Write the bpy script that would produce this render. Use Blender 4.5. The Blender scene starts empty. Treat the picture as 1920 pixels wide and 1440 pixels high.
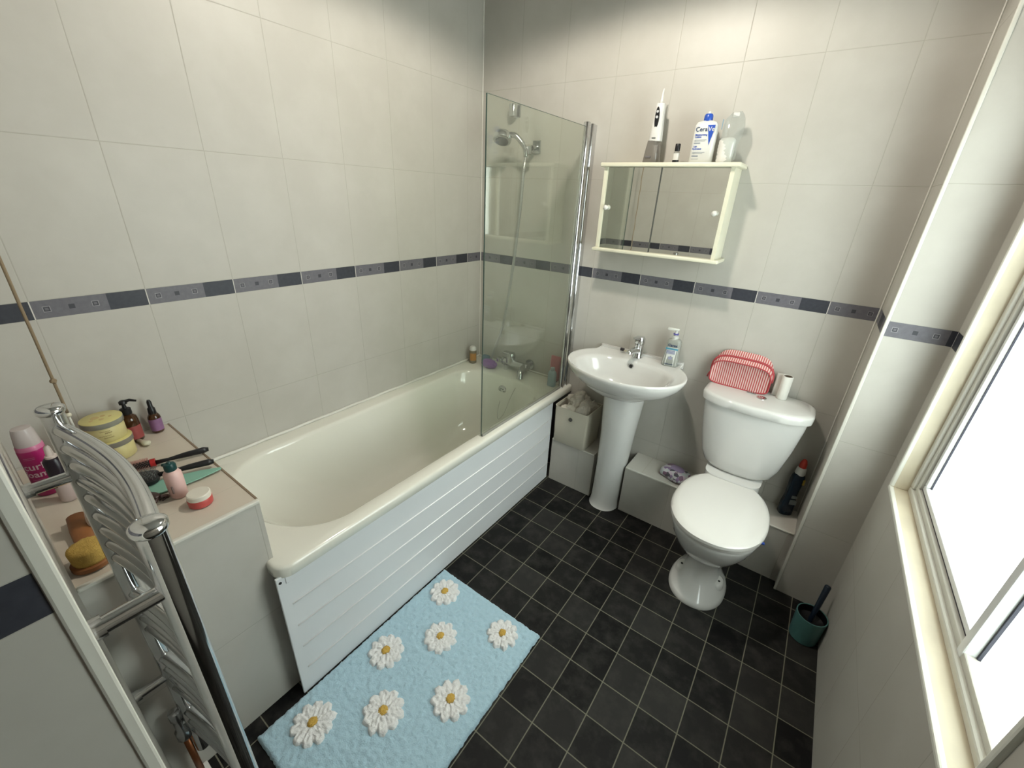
import bpy, bmesh, math, random
from mathutils import Vector, Matrix, noise
PI = math.pi
random.seed(7)
sc = bpy.context.scene
col = sc.collection

# ------------------------------------------------------------------ camera, light, exposure
cd = bpy.data.cameras.new('camera'); cam = bpy.data.objects.new('camera', cd); col.objects.link(cam)
cd.sensor_width = 36.0; cd.lens = 785.14 / 1920 * 36.0
cd.clip_start = 0.02; cd.clip_end = 60
cam.location = (1.6794, -2.0116, 1.5264)
cam.rotation_euler = (1.1491, -0.0442, 0.6290)
sc.camera = cam

W = bpy.data.worlds.new('sky'); sc.world = W; W.use_nodes = True
bg = W.node_tree.nodes['Background']; bg.inputs['Color'].default_value = (0.93, 0.99, 0.97, 1); bg.inputs['Strength'].default_value = 9.5

def area(name, loc, rot, sx, sy, power, color, portal=False):
    l = bpy.data.lights.new(name, 'AREA'); l.shape = 'RECTANGLE'; l.size = sx; l.size_y = sy
    l.energy = power; l.color = color
    if portal: l.cycles.is_portal = True
    o = bpy.data.objects.new(name, l); o.location = loc; o.rotation_euler = rot; col.objects.link(o); return o
area('window_portal', (2.23, -0.83, 1.38), (0, math.radians(90), 0), 1.5, 1.1, 1, (1, 1, 1), True)
def spot(name, loc, power, angle, blend, radius, color=(1.0, 0.93, 0.82)):
    l = bpy.data.lights.new(name, 'SPOT'); l.energy = power; l.spot_size = math.radians(angle); l.spot_blend = blend
    l.shadow_soft_size = radius; l.color = color
    o = bpy.data.objects.new(name, l); o.location = loc; col.objects.link(o); return o
spot('ceiling_lamp', (1.00, -0.86, 2.39), 44, 166, 0.22, 0.05)
sc.view_settings.view_transform = 'Standard'; sc.view_settings.look = 'None'
sc.view_settings.exposure = 0.24; sc.view_settings.gamma = 1.0; sc.view_settings.use_curve_mapping = False
try:
    sc.cycles.max_bounces = 12; sc.cycles.diffuse_bounces = 6; sc.cycles.transparent_max_bounces = 12
    sc.cycles.sample_clamp_indirect = 6
except Exception: pass

# ------------------------------------------------------------------ measures
ZT, ZB, PT = 1.2133, 1.1646, 0.25          # border top, border bottom, tile width
RW = 2.065                                  # right wall
PX, PY = 1.895, -0.228                      # pillar corner
LZ, LY = 0.274, -0.178                      # low ledge
SZ, SX, SY = 0.757, 0.635, -1.668           # shelf block
JX, JY = 1.203, -2.024                      # partition corner
REAR, CEIL = -3.0, 2.42
RIM = 0.552

# ------------------------------------------------------------------ material helpers
def inp(n, name, v):
    if name in n.inputs: n.inputs[name].default_value = v
K = 0.77   # overall surface reflectance
def mat(name, color, rough=0.5, metal=0.0, spec=0.5, trans=0.0, alpha=1.0, sss=0.0, coat=0.0, bump=0.0, bscale=40, var=0.0, vscale=6, sheen=0.0, ior=1.45):
    m = bpy.data.materials.new(name); m.use_nodes = True
    if metal < 0.5: color = tuple(c * K for c in color)
    nt = m.node_tree; b = nt.nodes['Principled BSDF']
    inp(b, 'Base Color', (*color, 1)); inp(b, 'Roughness', rough); inp(b, 'Metallic', metal); inp(b, 'Specular IOR Level', spec)
    inp(b, 'Transmission Weight', trans); inp(b, 'Alpha', alpha); inp(b, 'Subsurface Weight', sss); inp(b, 'Coat Weight', coat)
    inp(b, 'Sheen Weight', sheen); inp(b, 'IOR', ior)
    inp(b, 'Coat Roughness', 0.08)
    if sss: inp(b, 'Subsurface Radius', (0.01, 0.008, 0.006)); inp(b, 'Subsurface Scale', 0.4)
    if bump or var:
        tc = nt.nodes.new('ShaderNodeTexCoord')
    if var:
        n = nt.nodes.new('ShaderNodeTexNoise'); n.inputs['Scale'].default_value = vscale; n.inputs['Detail'].default_value = 4
        nt.links.new(tc.outputs['Object'], n.inputs['Vector'])
        mx = nt.nodes.new('ShaderNodeMix'); mx.data_type = 'RGBA'
        mx.inputs[6].default_value = (*[c * (1 - var) for c in color], 1); mx.inputs[7].default_value = (*[min(1, c * (1 + var)) for c in color], 1)
        nt.links.new(n.outputs['Fac'], mx.inputs[0]); nt.links.new(mx.outputs[2], b.inputs['Base Color'])
    if bump:
        n = nt.nodes.new('ShaderNodeTexNoise'); n.inputs['Scale'].default_value = bscale; n.inputs['Detail'].default_value = 5
        nt.links.new(tc.outputs['Object'], n.inputs['Vector'])
        bp = nt.nodes.new('ShaderNodeBump'); bp.inputs['Strength'].default_value = bump; bp.inputs['Distance'].default_value = 0.002
        nt.links.new(n.outputs['Fac'], bp.inputs['Height']); nt.links.new(bp.outputs['Normal'], b.inputs['Normal'])
    return m

class G:
    def __init__(s, m): s.nt = m.node_tree
    def _in(s, sock, v):
        if isinstance(v, (int, float)): sock.default_value = v
        else: s.nt.links.new(v, sock)
    def m(s, op, a, b=0, c=0):
        n = s.nt.nodes.new('ShaderNodeMath'); n.operation = op
        s._in(n.inputs[0], a); s._in(n.inputs[1], b); s._in(n.inputs[2], c); return n.outputs[0]
    def mix(s, f, a, b):
        n = s.nt.nodes.new('ShaderNodeMix'); n.data_type = 'RGBA'
        s._in(n.inputs[0], f)
        for i, v in ((6, a), (7, b)):
            if isinstance(v, tuple): n.inputs[i].default_value = (*v, 1)
            else: s.nt.links.new(v, n.inputs[i])
        return n.outputs[2]
    def noise(s, vec, scale, detail=4, rough=0.5):
        n = s.nt.nodes.new('ShaderNodeTexNoise'); n.inputs['Scale'].default_value = scale; n.inputs['Detail'].default_value = detail
        n.inputs['Roughness'].default_value = rough
        s.nt.links.new(vec, n.inputs['Vector']); return n.outputs['Fac']
    def white(s, x, y):
        cb = s.nt.nodes.new('ShaderNodeCombineXYZ'); s._in(cb.inputs[0], x); s._in(cb.inputs[1], y)
        n = s.nt.nodes.new('ShaderNodeTexWhiteNoise'); n.noise_dimensions = '3D'; s.nt.links.new(cb.outputs[0], n.inputs['Vector']); return n.outputs['Value']
    def pos(s):
        g = s.nt.nodes.new('ShaderNodeNewGeometry')
        a = s.nt.nodes.new('ShaderNodeSeparateXYZ'); s.nt.links.new(g.outputs['Position'], a.inputs[0])
        b = s.nt.nodes.new('ShaderNodeSeparateXYZ'); s.nt.links.new(g.outputs['Normal'], b.inputs[0])
        return g.outputs['Position'], a.outputs, b.outputs

def wall_tiles(name, ox, oy, border=True, tint=(1, 1, 1)):
    m = bpy.data.materials.new(name); m.use_nodes = True; g = G(m); b = m.node_tree.nodes['Principled BSDF']
    P, xyz, nrm = g.pos()
    isx = g.m('GREATER_THAN', g.m('ABSOLUTE', nrm[0]), 0.5)
    u = g.m('ADD', g.m('MULTIPLY', isx, g.m('SUBTRACT', xyz[1], oy)), g.m('MULTIPLY', g.m('SUBTRACT', 1, isx), g.m('SUBTRACT', xyz[0], ox)))
    fu = g.m('FLOORED_MODULO', u, PT); du = g.m('MINIMUM', fu, g.m('SUBTRACT', PT, fu))
    z = xyz[2]; tz = g.m('MAXIMUM', g.m('SUBTRACT', z, ZT), g.m('SUBTRACT', ZB, z))
    fz = g.m('FLOORED_MODULO', tz, 0.4); dz = g.m('MINIMUM', fz, g.m('SUBTRACT', 0.4, fz))
    inb = g.m('LESS_THAN', tz, 0.0)
    d = g.m('MINIMUM', du, g.m('ADD', dz, g.m('MULTIPLY', inb, 1.0)))
    gr = g.m('LESS_THAN', d, 0.0012)
    idr = g.white(g.m('ADD', g.m('FLOOR', g.m('DIVIDE', u, PT)), g.m('MULTIPLY', isx, 37)), g.m('ADD', g.m('FLOOR', g.m('DIVIDE', tz, 0.4)), g.m('MULTIPLY', g.m('GREATER_THAN', z, ZT), 11)))
    n1 = g.noise(P, 5.5, 5, 0.6); n2 = g.noise(P, 60, 3)
    mot = g.m('MULTIPLY_ADD', g.m('SUBTRACT', n1, 0.42), 3.0, 0.0); 
    cl = g.m('MINIMUM', 1, g.m('MAXIMUM', 0, mot))
    c = g.mix(cl, tuple(a * b_ for a, b_ in zip((0.450, 0.430, 0.388), tint)), tuple(a * b_ for a, b_ in zip((0.490, 0.472, 0.430), tint)))
    c = g.mix(g.m('MULTIPLY', idr, 0.10), c, (0.405, 0.38, 0.345))
    c = g.mix(gr, c, (0.40, 0.38, 0.335))
    if border:
        nb = g.noise(P, 90, 3)
        grey = g.mix(nb, (0.105, 0.10, 0.115), (0.16, 0.155, 0.175)); dark = g.mix(nb, (0.026, 0.028, 0.038), (0.050, 0.052, 0.065))
        zm = g.m('ABSOLUTE', g.m('SUBTRACT', z, (ZT + ZB) / 2))
        bc = grey
        for i, cx_ in enumerate((0.028, 0.078, 0.128)):
            q = g.m('MAXIMUM', g.m('ABSOLUTE', g.m('SUBTRACT', fu, cx_)), zm)
            if i != 1: bc = g.mix(g.m('LESS_THAN', q, 0.0078), bc, (0.30, 0.29, 0.30))
            bc = g.mix(g.m('LESS_THAN', q, 0.0064), bc, (0.045, 0.045, 0.055))
            if i != 1: bc = g.mix(g.m('LESS_THAN', q, 0.0035), bc, (0.13, 0.125, 0.14))
        bc = g.mix(g.m('GREATER_THAN', fu, 0.156), bc, dark)
        bc = g.mix(g.m('LESS_THAN', du, 0.0013), bc, (0.60, 0.58, 0.54))
        c = g.mix(inb, c, bc)
    m.node_tree.links.new(c, b.inputs['Base Color'])
    r = g.m('MULTIPLY_ADD', n1, 0.16, 0.36); r = g.m('MAXIMUM', r, g.m('MULTIPLY', gr, 0.8))
    m.node_tree.links.new(r, b.inputs['Roughness']); inp(b, 'Specular IOR Level', 0.35)
    bp = m.node_tree.nodes.new('ShaderNodeBump'); bp.inputs['Strength'].default_value = 0.35; bp.inputs['Distance'].default_value = 0.0015
    edge = g.m('MINIMUM', 1, g.m('DIVIDE', d, 0.0022))
    h = g.m('ADD', g.m('MULTIPLY', edge, 0.8), g.m('ADD', g.m('MULTIPLY', n1, 0.9), g.m('MULTIPLY', n2, 0.10)))
    m.node_tree.links.new(h, bp.inputs['Height']); m.node_tree.links.new(bp.outputs['Normal'], b.inputs['Normal'])
    return m

def floor_tiles():
    m = bpy.data.materials.new('dark_vinyl_tiles'); m.use_nodes = True; g = G(m); b = m.node_tree.nodes['Principled BSDF']
    P, xyz, nrm = g.pos()
    px, py = 0.1272, 0.1263
    u = g.m('SUBTRACT', xyz[0], 0.6935); v = g.m('SUBTRACT', xyz[1], -0.2963)
    fu = g.m('FLOORED_MODULO', u, px); fv = g.m('FLOORED_MODULO', v, py)
    d = g.m('MINIMUM', g.m('MINIMUM', fu, g.m('SUBTRACT', px, fu)), g.m('MINIMUM', fv, g.m('SUBTRACT', py, fv)))
    gr = g.m('LESS_THAN', d, 0.0017)
    w = g.white(g.m('FLOOR', g.m('DIVIDE', u, px)), g.m('FLOOR', g.m('DIVIDE', v, py)))
    n = g.noise(P, 14, 6, 0.65)
    base = g.mix(g.m('POWER', w, 1.6), (0.0035, 0.0035, 0.0038), (0.024, 0.0235, 0.022))
    sm = g.m('MULTIPLY', g.m('MAXIMUM', 0, g.m('SUBTRACT', n, 0.45)), 1.6)
    base = g.mix(sm, base, (0.058, 0.056, 0.050))
    c = g.mix(gr, base, (0.16, 0.155, 0.115))
    m.node_tree.links.new(c, b.inputs['Base Color'])
    m.node_tree.links.new(g.m('MULTIPLY_ADD', n, 0.3, 0.42), b.inputs['Roughness']); inp(b, 'Specular IOR Level', 0.18)
    bp = m.node_tree.nodes.new('ShaderNodeBump'); bp.inputs['Strength'].default_value = 0.3; bp.inputs['Distance'].default_value = 0.001
    m.node_tree.links.new(g.m('ADD', g.m('MINIMUM', 1, g.m('DIVIDE', d, 0.003)), n), bp.inputs['Height']); m.node_tree.links.new(bp.outputs['Normal'], b.inputs['Normal'])
    return m

def top_tiles(name, ca, cb, jx, pit, jy=None):
    m = bpy.data.materials.new(name); m.use_nodes = True; g = G(m); b = m.node_tree.nodes['Principled BSDF']
    P, xyz, nrm = g.pos(); n = g.noise(P, 9, 5)
    fu = g.m('FLOORED_MODULO', g.m('SUBTRACT', xyz[0], jx), pit); d = g.m('MINIMUM', fu, g.m('SUBTRACT', pit, fu))
    c = g.mix(n, ca, cb); c = g.mix(g.m('LESS_THAN', d, 0.0014), c, (0.50, 0.46, 0.38))
    m.node_tree.links.new(c, b.inputs['Base Color']); inp(b, 'Roughness', 0.35)
    return m

M = {}
M['left'] = wall_tiles('cream_tiles_left', 0, -0.1177)
M['back'] = wall_tiles('cream_tiles_back', -0.0079, 0)
M['right'] = wall_tiles('cream_tiles_right', 0.0, -0.228 - 0.004)
M['pillar'] = wall_tiles('cream_tiles_pillar', PX, -0.06)
M['part'] = wall_tiles('cream_tiles_partition', JX - 0.2, JY)
M['rear'] = mat('rear_wall_shade_tone', (0.07, 0.065, 0.055), 0.8)  # near-black colour stands in for an unlit hall and cuts bounced light
M['low'] = wall_tiles('cream_tiles_low', 0.13 - 0.0079, -1.93, border=False)
M['floor'] = floor_tiles()
M['shelf'] = top_tiles('beige_shelf_tiles', (0.52, 0.46, 0.385), (0.59, 0.53, 0.445), 0.124 - 0.4, 0.4)
M['ledge'] = top_tiles('cream_ledge_tiles', (0.52, 0.49, 0.44), (0.60, 0.57, 0.51), 1.225, 0.25)
M['ceil'] = mat('darkened_ceiling_tone', (0.50, 0.49, 0.46), 0.8)  # unseen ceiling, colour darkened below white so it bounces less light
M['trim'] = mat('white_tile_trim', (0.80, 0.78, 0.70), 0.35)
M['caulk'] = mat('white_sealant', (0.83, 0.81, 0.74), 0.4, bump=0.3)
M['acrylic'] = mat('cream_white_acrylic', (0.90, 0.885, 0.79), 0.12, coat=0.4)
M['panel'] = mat('white_plastic_panel', (0.92, 0.935, 0.95), 0.35)
M['groove'] = mat('white_groove', (1.12, 1.12, 1.12), 0.3)
M['ceramic'] = mat('white_ceramic', (0.80, 0.79, 0.76), 0.07, coat=0.5)
M['seat'] = mat('white_seat_plastic', (0.83, 0.81, 0.765), 0.14, coat=0.3)
M['chrome'] = mat('chrome', (0.66, 0.67, 0.68), 0.09, metal=1.0)
M['chrome_dull'] = mat('dull_chrome', (0.55, 0.56, 0.57), 0.22, metal=1.0)
M['black'] = mat('black_plastic', (0.012, 0.012, 0.014), 0.35)
M['white'] = mat('white_plastic', (0.80, 0.79, 0.75), 0.3)
M['cabinet'] = mat('cream_painted_wood', (0.86, 0.83, 0.66), 0.35)
M['mirror'] = mat('mirror', (0.86, 0.87, 0.82), 0.015, metal=1.0)
M['hole'] = mat('dark_hole', (0.02, 0.02, 0.02), 0.6)
def glass_mat(name, tint, refl=1.0, haze=0.0, rough=0.0):
    m = bpy.data.materials.new(name); m.use_nodes = True; nt = m.node_tree; nt.nodes.clear()
    o = nt.nodes.new('ShaderNodeOutputMaterial'); t = nt.nodes.new('ShaderNodeBsdfTransparent'); t.inputs[0].default_value = (*tint, 1)
    gl = nt.nodes.new('ShaderNodeBsdfGlossy'); gl.inputs['Roughness'].default_value = rough; gl.inputs['Color'].default_value = (1, 1, 1, 1)
    lw = nt.nodes.new('ShaderNodeLayerWeight'); lw.inputs['Blend'].default_value = 0.5
    pw = nt.nodes.new('ShaderNodeMath'); pw.operation = 'POWER'; nt.links.new(lw.outputs['Facing'], pw.inputs[0]); pw.inputs[1].default_value = 5
    fm = nt.nodes.new('ShaderNodeMath'); fm.operation = 'MULTIPLY_ADD'; nt.links.new(pw.outputs[0], fm.inputs[0]); fm.inputs[1].default_value = 0.93; fm.inputs[2].default_value = 0.045 * refl
    mx = nt.nodes.new('ShaderNodeMixShader'); nt.links.new(fm.outputs[0], mx.inputs[0])
    src = t.outputs[0]
    if haze:
        df = nt.nodes.new('ShaderNodeBsdfTranslucent'); df.inputs[0].default_value = (*tint, 1)
        d2 = nt.nodes.new('ShaderNodeBsdfDiffuse'); d2.inputs[0].default_value = (*tint, 1)
        ad = nt.nodes.new('ShaderNodeMixShader'); ad.inputs[0].default_value = 0.3
        nt.links.new(df.outputs[0], ad.inputs[1]); nt.links.new(d2.outputs[0], ad.inputs[2])
        m2 = nt.nodes.new('ShaderNodeMixShader'); m2.inputs[0].default_value = haze
        nt.links.new(src, m2.inputs[1]); nt.links.new(ad.outputs[0], m2.inputs[2]); src = m2.outputs[0]
    nt.links.new(src, mx.inputs[1]); nt.links.new(gl.outputs[0], mx.inputs[2]); nt.links.new(mx.outputs[0], o.inputs[0])
    return m
M['screen'] = glass_mat('greenish_screen_glass', (0.88, 0.905, 0.86), haze=0.05)
M['pane'] = glass_mat('frosted_window_glass', (0.97, 1.0, 0.99), haze=0.45, rough=0.12)
M['clear'] = glass_mat('clear_plastic', (0.86, 0.88, 0.87), haze=0.25, rough=0.1)
M['smoke'] = glass_mat('smoky_clear_plastic', (0.60, 0.58, 0.56), haze=0.3, rough=0.1)
M['glass_edge'] = mat('green_glass_edge', (0.10, 0.16, 0.14), 0.2)

def stripe_mat(name, ca, cb, axis, pitch, duty=0.5, rough=0.8):
    m = bpy.data.materials.new(name); m.use_nodes = True; g = G(m); b = m.node_tree.nodes['Principled BSDF']
    tc = m.node_tree.nodes.new('ShaderNodeTexCoord'); s = m.node_tree.nodes.new('ShaderNodeSeparateXYZ')
    m.node_tree.links.new(tc.outputs['Object'], s.inputs[0])
    f = g.m('FLOORED_MODULO', s.outputs[axis], pitch)
    m.node_tree.links.new(g.mix(g.m('LESS_THAN', f, pitch * duty), ca, cb), b.inputs['Base Color']); inp(b, 'Roughness', rough)
    return m
def blotch_mat(name, cols, scale, rough=0.35):
    m = bpy.data.materials.new(name); m.use_nodes = True; nt = m.node_tree; b = nt.nodes['Principled BSDF']
    tc = nt.nodes.new('ShaderNodeTexCoord'); v = nt.nodes.new('ShaderNodeTexVoronoi'); v.inputs['Scale'].default_value = scale
    nt.links.new(tc.outputs['Object'], v.inputs['Vector'])
    s = nt.nodes.new('ShaderNodeSeparateColor'); nt.links.new(v.outputs['Color'], s.inputs[0])
    r = nt.nodes.new('ShaderNodeValToRGB'); r.color_ramp.interpolation = 'CONSTANT'
    while len(r.color_ramp.elements) < len(cols): r.color_ramp.elements.new(0.5)
    for i, c in enumerate(cols): r.color_ramp.elements[i].position = i / len(cols); r.color_ramp.elements[i].color = (*c, 1)
    nt.links.new(s.outputs[0], r.inputs[0]); nt.links.new(r.outputs[0], b.inputs['Base Color']); inp(b, 'Roughness', rough)
    return m

# ------------------------------------------------------------------ mesh helpers
def obj(name, bm, m=None, parent=None, smooth=False, autos=None, **props):
    if isinstance(bm, bmesh.types.BMesh):
        bmesh.ops.recalc_face_normals(bm, faces=bm.faces)
        me = bpy.data.meshes.new(name); bm.to_mesh(me); bm.free()
    else: me = bm
    if m is not None:
        for mm in (m if isinstance(m, (list, tuple)) else [m]): me.materials.append(mm)
    if smooth or autos:
        for p in me.polygons: p.use_smooth = True
        if autos:
            try: me.set_sharp_from_angle(angle=math.radians(autos))
            except Exception: pass
    o = bpy.data.objects.new(name, me); col.objects.link(o)
    if parent is not None: o.parent = parent
    for k, v in props.items(): o[k] = v
    return o
def thing(name, label, cat, loc=(0, 0, 0), rz=0.0, group=None, rot=None):
    o = bpy.data.objects.new(name, None); o.empty_display_size = 0.05; col.objects.link(o)
    o.location = loc; o.rotation_euler = rot if rot else (0, 0, rz); o['label'] = label; o['category'] = cat
    if group: o['group'] = group
    return o
def tag(o, label, cat, group=None):
    o['label'] = label; o['category'] = cat
    if group: o['group'] = group
    return o
def struct(name, bm, m, parent=None, autos=None, label=None):
    o = obj(name, bm, m, parent, autos=autos)
    if parent is None: o['kind'] = 'structure'
    if label: o['label'] = label
    return o
def box(bm, a, b, bev=0.0, seg=2, mi=0, rot=None):
    r = bmesh.ops.create_cube(bm, size=1.0); vs = r['verts']
    c = [(a[i] + b[i]) / 2 for i in range(3)]; s = [abs(b[i] - a[i]) for i in range(3)]
    bmesh.ops.scale(bm, vec=s, verts=vs)
    if rot is not None: bmesh.ops.rotate(bm, cent=(0, 0, 0), matrix=rot, verts=vs)
    bmesh.ops.translate(bm, vec=c, verts=vs)
    fs = set(f for v in vs for f in v.link_faces)
    for f in fs: f.material_index = mi
    if bev > 0:
        es = list(set(e for v in vs for e in v.link_edges))
        bmesh.ops.bevel(bm, geom=es, offset=bev, segments=seg, profile=0.5, affect='EDGES')
    return bm
def loft(bm, rings, cap0=True, cap1=True, mi=0, closed=True):
    L = [[bm.verts.new(p) for p in r] for r in rings]; n = len(rings[0])
    for a, b in zip(L, L[1:]):
        for i in range(n if closed else n - 1):
            j = (i + 1) % n
            try: bm.faces.new((a[i], a[j], b[j], b[i])).material_index = mi
            except ValueError: pass
    if cap0: bm.faces.new(L[0][::-1]).material_index = mi
    if cap1: bm.faces.new(L[-1]).material_index = mi
    return bm
def circ(c, r, n=24, z=None, ry=None, ph=0):
    ry = r if ry is None else ry
    return [(c[0] + r * math.cos(2 * PI * i / n + ph), c[1] + ry * math.sin(2 * PI * i / n + ph), c[2] if z is None else z) for i in range(n)]
def sup(cx, cy, z, a, b, e=2.5, n=32, ph=0):
    r = []
    for i in range(n):
        t = 2 * PI * i / n + ph; c, s = math.cos(t), math.sin(t)
        r.append((cx + a * math.copysign(abs(c) ** (2 / e), c), cy + b * math.copysign(abs(s) ** (2 / e), s), z))
    return r
def lathe(bm, prof, n=28, mi=0, cx=0, cy=0, cap0=True, cap1=True):
    return loft(bm, [circ((cx, cy, z), max(r, 1e-4), n) for r, z in prof], cap0, cap1, mi)
def tube(bm, pts, r, n=12, caps=True, mi=0):
    pts = [Vector(p) for p in pts]; rings = []
    t0 = (pts[1] - pts[0]).normalized(); up = Vector((0, 0, 1)) if abs(t0.z) < 0.9 else Vector((1, 0, 0))
    nrm = (up - t0 * up.dot(t0)).normalized()
    for i, p in enumerate(pts):
        if i == 0: t = pts[1] - pts[0]
        elif i == len(pts) - 1: t = pts[-1] - pts[-2]
        else: t = pts[i + 1] - pts[i - 1]
        t.normalize(); nrm = (nrm - t * nrm.dot(t)).normalized(); bn = t.cross(nrm)
        rr = r[i] if isinstance(r, (list, tuple)) else r
        rings.append([tuple(p + (nrm * math.cos(2 * PI * k / n) + bn * math.sin(2 * PI * k / n)) * rr) for k in range(n)])
    return loft(bm, rings, caps, caps, mi)
def spline(pts, k=8):
    P = [Vector(p) for p in pts]; P = [P[0] * 2 - P[1]] + P + [P[-1] * 2 - P[-2]]; out = []
    for i in range(1, len(P) - 2):
        for j in range(k):
            t = j / k; a, b, c, d = P[i - 1], P[i], P[i + 1], P[i + 2]
            out.append(0.5 * ((2 * b) + (-a + c) * t + (2 * a - 5 * b + 4 * c - d) * t * t + (-a + 3 * b - 3 * c + d) * t ** 3))
    out.append(P[-2]); return out
def nb(): return bmesh.new()
def text_bm(bm, s, size, mtx, wrap=None, mi=0, bold=0.0, squash=1.0, ext=0.0002):
    cu = bpy.data.curves.new('lettering', 'FONT'); cu.body = s; cu.size = size; cu.align_x = 'CENTER'; cu.align_y = 'CENTER'; cu.offset = bold
    cu.resolution_u = 3; cu.extrude = ext
    to = bpy.data.objects.new('lettering', cu)
    me = bpy.data.meshes.new_from_object(to)
    bpy.data.objects.remove(to); bpy.data.curves.remove(cu)
    t = bmesh.new(); t.from_mesh(me); bpy.data.meshes.remove(me)
    if wrap:
        bmesh.ops.triangulate(t, faces=t.faces)
    for v in t.verts:
        x, y, z = v.co.x * squash, v.co.y, v.co.z
        if wrap: # around a cylinder of radius wrap, facing -Y, letters upright in Z
            a = x / wrap; rr = wrap + 0.0003 + z; v.co = Vector((rr * math.sin(a), -rr * math.cos(a), y))
        else: v.co = Vector((x, -0.0003 - z, y))
    for f in t.faces: f.material_index = mi
    me = bpy.data.meshes.new('tmp'); t.to_mesh(me); t.free(); me.transform(mtx)
    for p in me.polygons: p.material_index = mi
    n0 = len(bm.faces); bm.from_mesh(me); bpy.data.meshes.remove(me)
    bm.faces.ensure_lookup_table()
    for f in bm.faces[n0:]: f.material_index = mi
    return bm
def T(x=0, y=0, z=0, rz=0): return Matrix.Translation((x, y, z)) @ Matrix.Rotation(rz, 4, 'Z')

# ------------------------------------------------------------------ the room
def tagtop(bm):   # faces looking up take the second material
    bm.normal_update()
    for f in bm.faces:
        if f.normal.z > 0.7: f.material_index = 1
    return bm
struct('floor', box(nb(), (-0.1, REAR - 0.1, -0.06), (RW + 0.2, 0.1, 0.0)), M['floor'])
struct('ceiling', box(nb(), (-0.1, REAR - 0.1, CEIL), (RW + 0.2, 0.1, CEIL + 0.06)), M['ceil'])
struct('wall_left', box(nb(), (-0.08, REAR, 0), (0, 0.08, CEIL)), M['left'])
struct('wall_back', box(nb(), (0, 0, 0), (RW + 0.1, 0.08, CEIL)), M['back'])
struct('wall_front', box(nb(), (0, REAR - 0.08, 0), (RW + 0.15, REAR, CEIL)), M['rear'])
WY0, WY1, WZ0, WZ1 = -1.335, -0.337, 0.703, 1.95     # window opening
b = nb(); T_ = 0.115
box(b, (RW, REAR, 0), (RW + T_, 0, WZ0)); box(b, (RW, REAR, WZ1), (RW + T_, 0, CEIL))
box(b, (RW, REAR, WZ0), (RW + T_, WY0, WZ1)); box(b, (RW, WY1, WZ0), (RW + T_, 0, WZ1))
struct('wall_right', b, M['right'])
struct('wall_boxing', box(nb(), (PX, PY, 0), (RW, 0, CEIL)), M['pillar'])
struct('wall_partition', box(nb(), (0, REAR, 0), (JX, JY, CEIL)), M['part'])
struct('wall_shelf', tagtop(box(nb(), (0, JY, 0), (SX, SY, SZ))), [M['low'], M['shelf']])
# low ledge behind the basin, notched round the pedestal
struct('wall_ledge', tagtop(box(nb(), (0.70, LY, 0), (0.965, 0, LZ))), [M['low'], M['ledge']])
struct('wall_ledge', tagtop(box(nb(), (1.141, LY, 0), (PX, 0, LZ))), [M['low'], M['ledge']])
# trims
def strip(name, a, b_, r=0.003, m='trim'): return struct(name, box(nb(), a, b_, r, 2), M[m])
strip('trim_1', (PX - 0.003, PY - 0.003, 0), (PX + 0.007, PY + 0.006, CEIL), 0.0025)
strip('trim_2', (JX - 0.011, JY - 0.011, 0), (JX + 0.003, JY + 0.003, CEIL), 0.003)
strip('trim_3', (0, -0.006, RIM), (0.006, 0, CEIL), 0.002, 'caulk')
strip('trim_4', (PX - 0.005, -0.005, LZ), (PX, 0, CEIL), 0.002, 'caulk')
b = nb(); box(b, (SX - 0.010, JY, SZ - 0.009), (SX + 0.003, SY + 0.001, SZ + 0.002), 0.003); struct('trim_5', b, M['trim'])
strip('trim_6', (0.701, LY - 0.003, LZ - 0.006), (0.965, LY + 0.006, LZ + 0.0015), 0.002)
strip('trim_9', (1.141, LY - 0.003, LZ - 0.006), (PX - 0.003, LY + 0.006, LZ + 0.0015), 0.002)
b = nb(); box(b, (0.001, SY - 0.004, SZ - 0.02), (SX - 0.01, SY + 0.002, SZ + 0.0015), 0.001)
struct('trim_7', b, mat('brown_edge_strip', (0.28, 0.21, 0.14), 0.6))
# sealant bead along the bath
b = nb(); tube(b, [(0.004, y, RIM + 0.006 + 0.001 * math.sin(y * 31)) for y in [SY + 0.005 + i * (-SY - 0.01) / 40 for i in range(41)]], 0.007, 8)
tube(b, [(x, -0.004, RIM + 0.006) for x in [0.004 + i * 0.65 / 10 for i in range(11)]], 0.006, 8)
struct('trim_8', b, M['caulk'], autos=60)

# ------------------------------------------------------------------ window
win = bpy.data.objects.new('window_1', None); col.objects.link(win); win['kind'] = 'structure'
win['label'] = 'large frosted window with stained cream edging and white plastic frames'
M['stone'] = mat('stained_cream_edging', (0.74, 0.66, 0.50), 0.45, var=0.22, vscale=9)
M['bull'] = mat('white_edging_strip', (0.92, 0.92, 0.84), 0.3)
M['upvc'] = mat('white_window_plastic', (0.70, 0.69, 0.62), 0.3)
M['upvc2'] = mat('white_sash_plastic', (0.92, 0.94, 0.94), 0.3)
M['gasket'] = mat('grey_rubber_gasket', (0.035, 0.035, 0.055), 0.6)
def ring(bm, x0, x1, y0, y1, z0, z1, w, bev=0.002, near=True):
    box(bm, (x0, y0, z0), (x1, y1, z0 + w), bev); box(bm, (x0, y0, z1 - w), (x1, y1, z1), bev)
    if near: box(bm, (x0, y0, z0 + w), (x1, y0 + w, z1 - w), bev)
    box(bm, (x0, y1 - w, z0 + w), (x1, y1, z1 - w), bev)
b = nb(); ring(b, RW - 0.004, RW + 0.045, WY0 - 0.008, WY1 + 0.008, WZ0 - 0.008, WZ1 + 0.008, 0.012, 0.002); obj('edging', b, M['stone'], win)
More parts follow.
